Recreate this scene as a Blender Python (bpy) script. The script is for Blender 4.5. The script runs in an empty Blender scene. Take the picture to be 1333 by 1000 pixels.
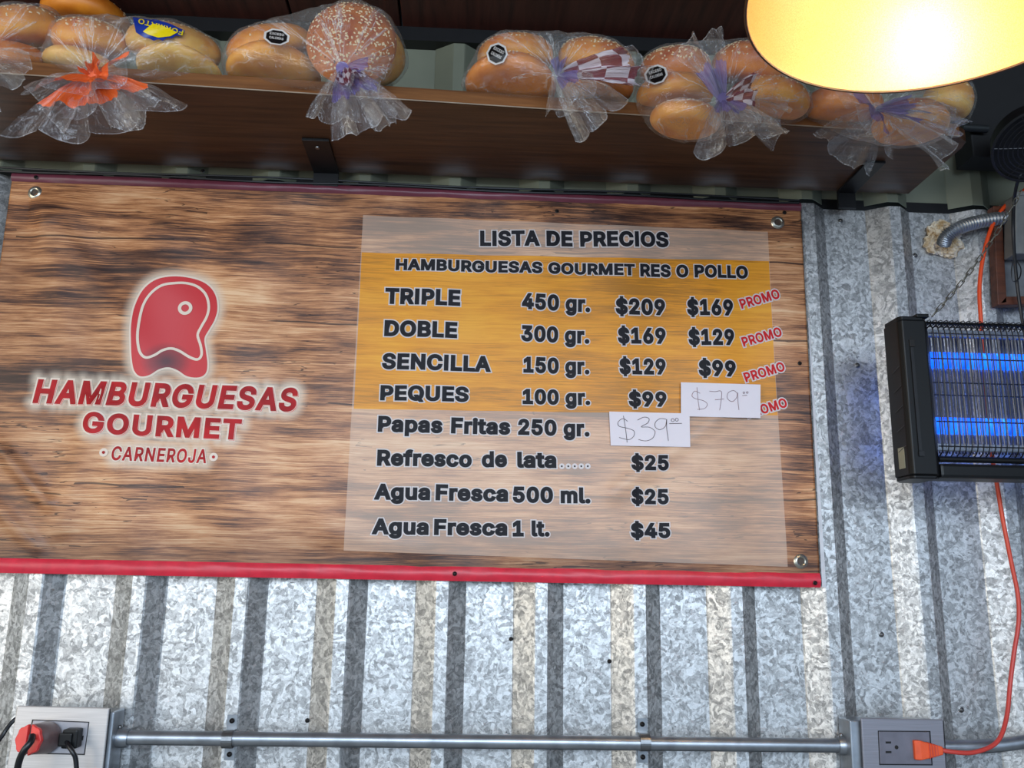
import bpy, bmesh, math, random
from mathutils import Vector, Matrix, noise
from mathutils.bvhtree import BVHTree
from mathutils.geometry import tessellate_polygon
R_ = math.radians
sc = bpy.context.scene
COL = sc.collection
random.seed(7)

# ------------------------------------------------------------------ camera, world, light, exposure
F = 1150.0                                   # focal length in pixels of the 1333 px wide frame
YAW, PITCH, ROLL = .0516, .2149, .0151
CAM = Vector((.0857, -1.2677, 1.6))
cy, sy, cp, sp, cr, sr = math.cos(YAW), math.sin(YAW), math.cos(PITCH), math.sin(PITCH), math.cos(ROLL), math.sin(ROLL)
FW = Vector((sy*cp, cy*cp, sp)); r0 = Vector((cy, -sy, 0)); u0 = r0.cross(FW)
RT = cr*r0 + sr*u0; UP = -sr*r0 + cr*u0
cd = bpy.data.cameras.new('camera'); cam = bpy.data.objects.new('camera', cd); COL.objects.link(cam)
cd.sensor_width = 36; cd.lens = 36*F/1333; cd.clip_start = .02
cam.matrix_world = Matrix(((RT.x, UP.x, -FW.x, CAM.x), (RT.y, UP.y, -FW.y, CAM.y), (RT.z, UP.z, -FW.z, CAM.z), (0, 0, 0, 1)))
sc.camera = cam
sc.view_settings.view_transform = 'Standard'; sc.view_settings.look = 'None'
sc.view_settings.gamma = 1; sc.view_settings.exposure = 0.0
try: sc.view_settings.use_curve_mapping = False
except Exception: pass

w = bpy.data.worlds.new('sky'); sc.world = w; w.use_nodes = True
wn = w.node_tree.nodes; bg = wn['Background']
bg.inputs[0].default_value = (.58, .77, 1.0, 1); bg.inputs[1].default_value = 1.1

def area(name, loc, target, size, energy, color, sizey=None):
    l = bpy.data.lights.new(name, 'AREA'); l.energy = energy; l.color = color
    l.shape = 'RECTANGLE'; l.size = size; l.size_y = sizey or size
    o = bpy.data.objects.new(name, l); COL.objects.link(o); o.location = loc
    o.rotation_euler = (Vector(target)-Vector(loc)).to_track_quat('-Z', 'Y').to_euler()
    return o
area('daylight_front', (.1, -3.3, 2.35), (.1, 0, 1.7), 2.8, 76, (.74, .87, 1.0), 1.0)
area('warm_fill_left', (-1.9, -1.7, 1.7), (.3, 0, 1.8), 1.6, 20, (1.0, .88, .68), 1.2)  # added warm fill, gives the left-facing rib flanks their cream reflection

# ------------------------------------------------------------------ helpers
def ray(px, py): return FW*F + RT*(px-666.5) - UP*(py-500)
def P(px, py, y=0.0):
    d = ray(px, py); return CAM + d*((y-CAM.y)/d.y)
def PZ(px, py, z):
    d = ray(px, py); return CAM + d*((z-CAM.z)/d.z)

def lin(c):
    return tuple(((v/255)/12.92 if v/255 <= .04045 else ((v/255+.055)/1.055)**2.4) for v in c) + (1,)

class NT:
    def __init__(s, name):
        s.m = bpy.data.materials.new(name); s.m.use_nodes = True
        s.t = s.m.node_tree; s.n = s.t.nodes; s.l = s.t.links
        s.b = s.n['Principled BSDF']; s.out = s.n['Material Output']
        s._tc = None
    def tc(s, which='Object'):
        if s._tc is None: s._tc = s.n.new('ShaderNodeTexCoord')
        return s._tc.outputs[which]
    def link(s, a, b): s.l.new(a, b)
    def put(s, inp, v):
        if isinstance(v, bpy.types.NodeSocket): s.link(v, inp)
        else:
            if isinstance(v, (tuple, list)) and len(v) == 3 and inp.type == 'RGBA': v = tuple(v)+(1,)
            inp.default_value = v
    def mapping(s, vec, scale=(1, 1, 1), loc=(0, 0, 0), rot=(0, 0, 0)):
        n = s.n.new('ShaderNodeMapping'); s.link(vec, n.inputs[0])
        n.inputs['Scale'].default_value = scale; n.inputs['Location'].default_value = loc; n.inputs['Rotation'].default_value = rot
        return n.outputs[0]
    def noise(s, vec, scale=5, detail=4, rough=.55, dist=0, out=0):
        n = s.n.new('ShaderNodeTexNoise'); s.link(vec, n.inputs['Vector'])
        n.inputs['Scale'].default_value = scale; n.inputs['Detail'].default_value = detail
        n.inputs['Roughness'].default_value = rough; n.inputs['Distortion'].default_value = dist
        return n.outputs[out]
    def voro(s, vec, scale=5, feature='F1', out='Color', rnd=1):
        n = s.n.new('ShaderNodeTexVoronoi'); n.feature = feature; s.link(vec, n.inputs['Vector'])
        n.inputs['Scale'].default_value = scale; n.inputs['Randomness'].default_value = rnd
        return n.outputs[out]
    def math(s, op, a, b=0, c=0, clamp=False):
        n = s.n.new('ShaderNodeMath'); n.operation = op; n.use_clamp = clamp
        s.put(n.inputs[0], a); s.put(n.inputs[1], b); s.put(n.inputs[2], c); return n.outputs[0]
    def ramp(s, fac, stops, interp='LINEAR'):
        n = s.n.new('ShaderNodeValToRGB'); s.link(fac, n.inputs[0]); cr_ = n.color_ramp; cr_.interpolation = interp
        while len(cr_.elements) < len(stops): cr_.elements.new(.5)
        for e, (p, c) in zip(cr_.elements, stops):
            e.position = p; e.color = c if len(c) == 4 else tuple(c)+(1,)
        return n.outputs[0]
    def mix(s, fac, a, b, mode='MIX'):
        n = s.n.new('ShaderNodeMix'); n.data_type = 'RGBA'; n.blend_type = mode
        s.put(n.inputs[0], fac); s.put(n.inputs[6], a); s.put(n.inputs[7], b); return n.outputs[2]
    def sep(s, vec):
        n = s.n.new('ShaderNodeSeparateXYZ'); s.link(vec, n.inputs[0]); return n.outputs
    def bump(s, h, strength=.3, dist=.001):
        n = s.n.new('ShaderNodeBump'); s.link(h, n.inputs['Height']); n.inputs['Strength'].default_value = strength
        n.inputs['Distance'].default_value = dist; s.link(n.outputs[0], s.b.inputs['Normal']); return n.outputs[0]
    def set(s, **k):
        names = dict(color='Base Color', rough='Roughness', metal='Metallic', alpha='Alpha', spec='Specular IOR Level',
                     trans='Transmission Weight', emis='Emission Color', estr='Emission Strength', coat='Coat Weight', sub='Subsurface Weight')
        for a, v in k.items(): s.put(s.b.inputs[names[a]], v)
        return s

def simple(name, rgb, rough=.5, metal=0, var=.12, scale=60, bump=0, spec=.5, coat=0):
    t = NT(name); c = lin(rgb)
    if var:
        nz = t.noise(t.tc(), scale, 3)
        d = tuple(v*(1-var) for v in c[:3])+(1,); e = tuple(min(1, v*(1+var)) for v in c[:3])+(1,)
        col = t.ramp(nz, [(.3, d), (.7, e)])
        t.set(color=col)
        if bump: t.bump(nz, bump, .001)
    else: t.set(color=c)
    return t.set(rough=rough, metal=metal, spec=spec, coat=coat).m

def mesh(name, verts, faces, mats, parent=None, smooth=False, mi=None, loc=None, flip=False, angle=None):
    """one mesh object; verts are world coordinates"""
    org = Vector(loc) if loc is not None else (parent_world(parent) if parent else Vector((0, 0, 0)))
    me = bpy.data.meshes.new(name)
    me.from_pydata([tuple(Vector(v)-org) for v in verts], [], faces)
    if not isinstance(mats, (list, tuple)): mats = [mats]
    for m in mats: me.materials.append(m)
    if mi: me.polygons.foreach_set('material_index', mi)
    bm = bmesh.new(); bm.from_mesh(me)
    bmesh.ops.recalc_face_normals(bm, faces=bm.faces)
    bm.to_mesh(me); bm.free()
    if smooth:
        me.polygons.foreach_set('use_smooth', [True]*len(me.polygons))
        if angle: 
            try: me.set_sharp_from_angle(angle=R_(angle))
            except Exception: pass
    me.update()
    o = bpy.data.objects.new(name, me); COL.objects.link(o)
    o.location = org
    if parent:
        o.parent = parent; o.location = org - parent_world(parent)
    return o
def parent_world(p):
    v = Vector(p.location)
    while p.parent: p = p.parent; v += p.location
    return v
def tag(o, label=None, cat=None, group=None, kind=None):
    if label: o['label'] = label
    if cat: o['category'] = cat
    if group: o['group'] = group
    if kind: o['kind'] = kind
    return o
def empty(name, loc, label=None, cat=None, group=None, kind=None):
    o = bpy.data.objects.new(name, None); COL.objects.link(o); o.location = loc; o.empty_display_size = .02
    return tag(o, label, cat, group, kind)

class MB:
    """vertex/face collector"""
    def __init__(s): s.v = []; s.f = []; s.mi = []
    def add(s, v, f, mi=0):
        n = len(s.v); s.v += [Vector(q) for q in v]; s.f += [tuple(i+n for i in q) for q in f]; s.mi += [mi]*len(f)
    def box(s, a, b, mi=0, bev=0.0, M=None):
        bm = bmesh.new(); bmesh.ops.create_cube(bm, size=1)
        a = Vector(a); b = Vector(b); c = (a+b)/2; d = b-a
        for v in bm.verts: v.co = Vector((v.co.x*d.x, v.co.y*d.y, v.co.z*d.z))
        if bev: bmesh.ops.bevel(bm, geom=bm.edges[:], offset=bev, segments=2, profile=.6, affect='EDGES')
        bm.verts.index_update()
        vs = [v.co.copy() for v in bm.verts]
        if M: vs = [M @ v for v in vs]
        s.add([v+c for v in vs], [[v.index for v in f.verts] for f in bm.faces], mi); bm.free()
    def tube(s, pts, r, n=10, mi=0, closed=False, cap=True):
        pts = [Vector(p) for p in pts]; m = len(pts)
        rf = r if callable(r) else (lambda i: r)
        T = []
        for i in range(m):
            a = pts[(i-1) % m] if (closed or i > 0) else pts[i]; b = pts[(i+1) % m] if (closed or i < m-1) else pts[i]
            t = (b-a); T.append(t.normalized() if t.length > 1e-9 else Vector((0, 0, 1)))
        nrm = T[0].orthogonal().normalized(); vs = []
        for i in range(m):
            nrm = (nrm - T[i]*nrm.dot(T[i])).normalized(); bn = T[i].cross(nrm)
            for k in range(n):
                a = 2*math.pi*k/n; vs.append(pts[i] + (nrm*math.cos(a)+bn*math.sin(a))*rf(i))
        fs = []
        for i in range(m if closed else m-1):
            j = (i+1) % m
            for k in range(n): fs.append((i*n+k, i*n+(k+1) % n, j*n+(k+1) % n, j*n+k))
        if cap and not closed: fs.append(tuple(range(n))[::-1]); fs.append(tuple((m-1)*n+k for k in range(n)))
        s.add(vs, fs, mi)
    def lathe(s, prof, M, n=32, mi=0):
        """prof list of (r,z); M maps local to world"""
        vs = []; idx = []
        for (r, z) in prof:
            if r < 1e-6: idx.append([len(vs)]*n); vs.append(M @ Vector((0, 0, z)))
            else:
                idx.append(list(range(len(vs), len(vs)+n)))
                for k in range(n):
                    a = 2*math.pi*k/n; vs.append(M @ Vector((r*math.cos(a), r*math.sin(a), z)))
        fs = []
        for i in range(len(prof)-1):
            for k in range(n):
                q = [idx[i][k], idx[i][(k+1) % n], idx[i+1][(k+1) % n], idx[i+1][k]]
                u = []
                for t in q:
                    if t not in u: u.append(t)
                if len(u) > 2: fs.append(tuple(u))
        s.add(vs, fs, mi)
    def prism(s, poly, d, mi=0):
        """poly: world points in a plane, d: extrusion vector"""
        d = Vector(d); n = len(poly); vs = [Vector(p) for p in poly]+[Vector(p)+d for p in poly]
        fs = [tuple(range(n))[::-1], tuple(range(n, 2*n))]+[(i, (i+1) % n, n+(i+1) % n, n+i) for i in range(n)]
        s.add(vs, fs, mi)
    def build(s, name, mats, parent=None, smooth=False, loc=None, angle=40):
        return mesh(name, s.v, s.f, mats, parent, smooth, s.mi if any(s.mi) else None, loc, angle=angle)

def spline(pts, k=8, closed=False):
    pts = [Vector(p) for p in pts]; out = []; m = len(pts)
    rng = range(m if closed else m-1)
    for i in rng:
        g = (lambda j: pts[j % m]) if closed else (lambda j: pts[max(0, min(m-1, j))])
        p0, p1, p2, p3 = g(i-1), g(i), g(i+1), g(i+2)
        for j in range(k):
            t = j/k
            out.append(.5*((2*p1)+(p2-p0)*t+(2*p0-5*p1+4*p2-p3)*t*t+(3*p1-p0-3*p2+p3)*t**3))
    if not closed: out.append(pts[-1])
    return out
def rotM(axis_z, loc, spin=0):
    q = Vector(axis_z).normalized().to_track_quat('Z', 'Y')
    return Matrix.Translation(Vector(loc)) @ q.to_matrix().to_4x4() @ Matrix.Rotation(spin, 4, 'Z')

# ------------------------------------------------------------------ materials
def m_galv(name, dark=1.0, tint=(1, 1, 1)):
    t = NT(name); co = t.tc()
    wv = t.mix(.06, co, t.noise(co, 26, 2, out=1), 'ADD')
    wv2 = t.mix(.02, co, t.noise(co, 75, 2, out=1), 'ADD')
    v1 = t.sep(t.voro(wv, 150))[0]; v2 = t.sep(t.voro(wv2, 230))[1]; v3 = t.noise(t.mix(.05, co, t.noise(co, 60, 2, out=1), 'ADD'), 150, 3, .7, 2.2)
    f = t.math('ADD', t.math('MULTIPLY', v1, .32), t.math('ADD', t.math('MULTIPLY', v2, .24), t.math('MULTIPLY', v3, .44)))
    big = t.noise(co, 6, 3)
    c0 = tuple(.22*dark*k for k in tint); c1 = tuple(.42*dark*k for k in tint); c2 = tuple(.74*dark*k for k in tint)
    c = t.ramp(f, [(.28, c0), (.46, c1), (.68, c2)])
    c = t.mix(t.math('MULTIPLY', big, .3), c, tuple(.35*dark*k for k in tint), 'MIX')
    sp_ = t.ramp(t.voro(co, 38, 'F1', 'Distance'), [(0.02, (1, 1, 1)), (.05, (0, 0, 0))])
    spk = t.math('MULTIPLY', t.sep(sp_)[0], t.math('GREATER_THAN', t.noise(co, 9, 1), .62))
    c = t.mix(spk, c, (.03, .03, .035))
    t.set(color=c, metal=.72, rough=t.ramp(f, [(.1, (.52,)*3), (.9, (.30,)*3)]))
    t.bump(f, .28, .0015)
    return t.m
M_galv = m_galv('galvanised_sheet')
M_galv_up = simple('painted_upper_sheet', (122, 126, 110), .5, .25, .12, 9)
M_black = simple('black_steel', (22, 22, 25), .45, .3)
M_blackpl = simple('black_plastic', (13, 14, 16), .42, 0, .1, 200, spec=.28)
M_steel = simple('zinc_steel', (140, 142, 145), .32, .9, .15, 120)
M_cond = simple('conduit_steel', (158, 163, 170), .36, .8, .2, 40)
M_screw = simple('screw_steel', (120, 120, 120), .35, .9)
M_dscrew = simple('dark_screw', (35, 32, 32), .4, .6)

def m_wood(name, a, b, along='X', rough=.5, spec=.4):
    t = NT(name); s_ = (2, 30, 30) if along == 'X' else (30, 2, 30)
    g = t.noise(t.mapping(t.tc(), s_), 3, 6, .6, .4)
    t.set(color=t.ramp(g, [(.3, lin(a)), (.7, lin(b))]), rough=rough, spec=spec); t.bump(g, .15, .002)
    return t.m
M_shelf = m_wood('stained_shelf_wood', (52, 34, 24), (92, 62, 42), rough=.42)
M_shelfedge = m_wood('raw_shelf_edge', (92, 56, 30), (138, 90, 50), rough=.6, spec=.2)
M_ceil = m_wood('ceiling_board', (58, 28, 23), (92, 48, 38), 'Y', .45)

# ------------------------------------------------------------------ structure
# trapezoid sheet: pan at y=.022, crest at y=0.002
X0, PIT = -.4635, .1388
PROF = [(0, .024), (.067, .024), (.0685, .0225), (.0945, .0045), (.097, .003), (.114, .003), (.1165, .0045), (.1365, .0225)]
def sheet_pts(x0, x1, dy=0):
    out = []; k = int((x0-X0)/PIT)-2
    while True:
        for dx, y in PROF:
            x = X0+k*PIT+dx
            if x > x1: break
            if x >= x0: out.append((x, y+dy))
        if X0+k*PIT > x1: break
        k += 1
    return out
wall = tag(empty('wall_back', (0, .03, 0)), 'corrugated galvanised metal back wall with trapezoid ribs', None, None, 'structure')
def sheet(x0, x1, z0, z1, mat, dy=0):
    p = sheet_pts(x0, x1, dy); nz = 8; vs = []; fs = []
    for j in range(nz+1):
        z = z0+(z1-z0)*j/nz
        for i, (x, y) in enumerate(p):
            vs.append((x, y+.0008*noise.noise(Vector((x*5, z*4, 1.3))), z))
    n = len(p)
    for j in range(nz):
        for i in range(n-1): fs.append((j*n+i, j*n+i+1, (j+1)*n+i+1, (j+1)*n+i))
    # thickness
    m = len(vs); vs += [(a, b+.0007, c) for a, b, c in vs]; fs += [tuple(q+m for q in f[::-1]) for f in fs]
    for i in range(n-1): fs.append((i, m+i, m+i+1, i+1)); k = nz*n; fs.append((k+i, k+i+1, m+k+i+1, m+k+i))
    o = mesh('metal_sheet', vs, fs, mat, wall); return o
sheet(-1.5, .022, .9, 2.181, M_galv); sheet(.003, 1.6, .9, 2.181, M_galv, -.0012)
sheet(-1.5, .034, 2.19, 2.444, M_galv_up, .004); sheet(.015, 1.6, 2.19, 2.444, M_galv_up, .0028)
# screws driven through the sheets
def screw(px, py, y, r=.0045, parent=wall, mat=None):
    c = P(px, py, y); b = MB(); M = rotM((0, -1, 0), c)
    b.lathe([(r*1.5, 0), (r*1.5, .0008), (r, .0012), (r*.95, .003), (r*.6, .0038), (r*.45, .0025), (0, .0025)], M, 12)
    return b.build('screw', mat or M_screw, parent, True)
for q in ((1094, 288), (1116, 476), (1147, 826), (1251, 924), (1191, 333), (1331, 933)): screw(*q, .023, .0028)
for q in ((400, 938), (793, 861), (665, 832)): screw(*q, .023, .002, wall, M_dscrew)
b = MB(); b.box((-1.5, .026, 2.181), (1.6, .06, 2.200)); tr = b.build('trim_1', M_black, None, loc=(0, .04, 2.19)); tag(tr, 'long black steel rail between lower and upper wall sheets', None, None, 'structure')
b = MB(); b.box((-1.5, .002, 2.436), (1.6, .045, 2.46)); tag(b.build('trim_2', M_black, None, loc=(0, .02, 2.45)), 'black angle iron under the ceiling at the wall top', None, None, 'structure')
b = MB(); b.box((-1.5, -.012, 1.30), (1.6, .03, 1.3425), 0, .002); tag(b.build('trim_3', M_black, None, loc=(0, 0, 1.32)), 'black rail along the bottom of the wall', None, None, 'structure')
# thin black cables / rods running along the top of the banner
b = MB()
b.tube([P(x, 218+.0405*x + 1.2*math.sin(x*.013), -.004) for x in range(-80, 1060, 20)], .0017, 6)
b.tube([P(x, 222+.0405*x + 1.1*math.sin(x*.02+1), -.007) for x in range(-80, 1060, 20)], .0016, 6)
tag(b.build('cable', M_black, None, True), 'thin black twin cable running along the top of the banner', 'cable')
# ceiling boards
ceil = tag(empty('ceiling', (0, -1, 2.46)), 'dark reddish brown boarded ceiling', None, None, 'structure')
xs = [-2.2, -.95, PZ(376, 10, 2.46).x, PZ(520, 10, 2.46).x, .72, 1.35, 2.6]
for a, c in zip(xs, xs[1:]):
    b = MB(); b.box((a+.002, -2.3, 2.4602), (c-.002, .07, 2.478), 0, .0015); b.build('ceiling_board', M_ceil, ceil)
b = MB(); b.box((-2.3, -2.3, 2.479), (2.7, .07, 2.49)); b.build('ceiling_backing', M_black, ceil)
b = MB(); b.box((-2.6, -5.5, -.05), (3.0, .3, 0)); tag(b.build('floor', simple('concrete', (120, 116, 110), .8, 0, .2, 6), None, loc=(0, -2, 0)), 'grey concrete floor', None, None, 'structure')
b = MB(); b.box((2.3, -2.2, 0), (2.36, .2, 2.46)); tag(b.build('wall_right', simple('dark_wall', (74, 62, 64), .7), None, loc=(2.33, -1, 0)), 'unseen dark side wall added for the rib reflections', None, None, 'structure')  # unseen, added as the dark surface that right-facing rib flanks reflect
b = MB(); b.box((-2.7, -2.2, 0), (-2.64, .2, 2.46)); tag(b.build('wall_left', simple('cream_wall', (200, 186, 158), .7), None, loc=(-2.67, -1, 0)), 'unseen cream side wall added for the rib reflections', None, None, 'structure')  # added out of view so left-facing rib flanks mirror something cream

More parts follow.
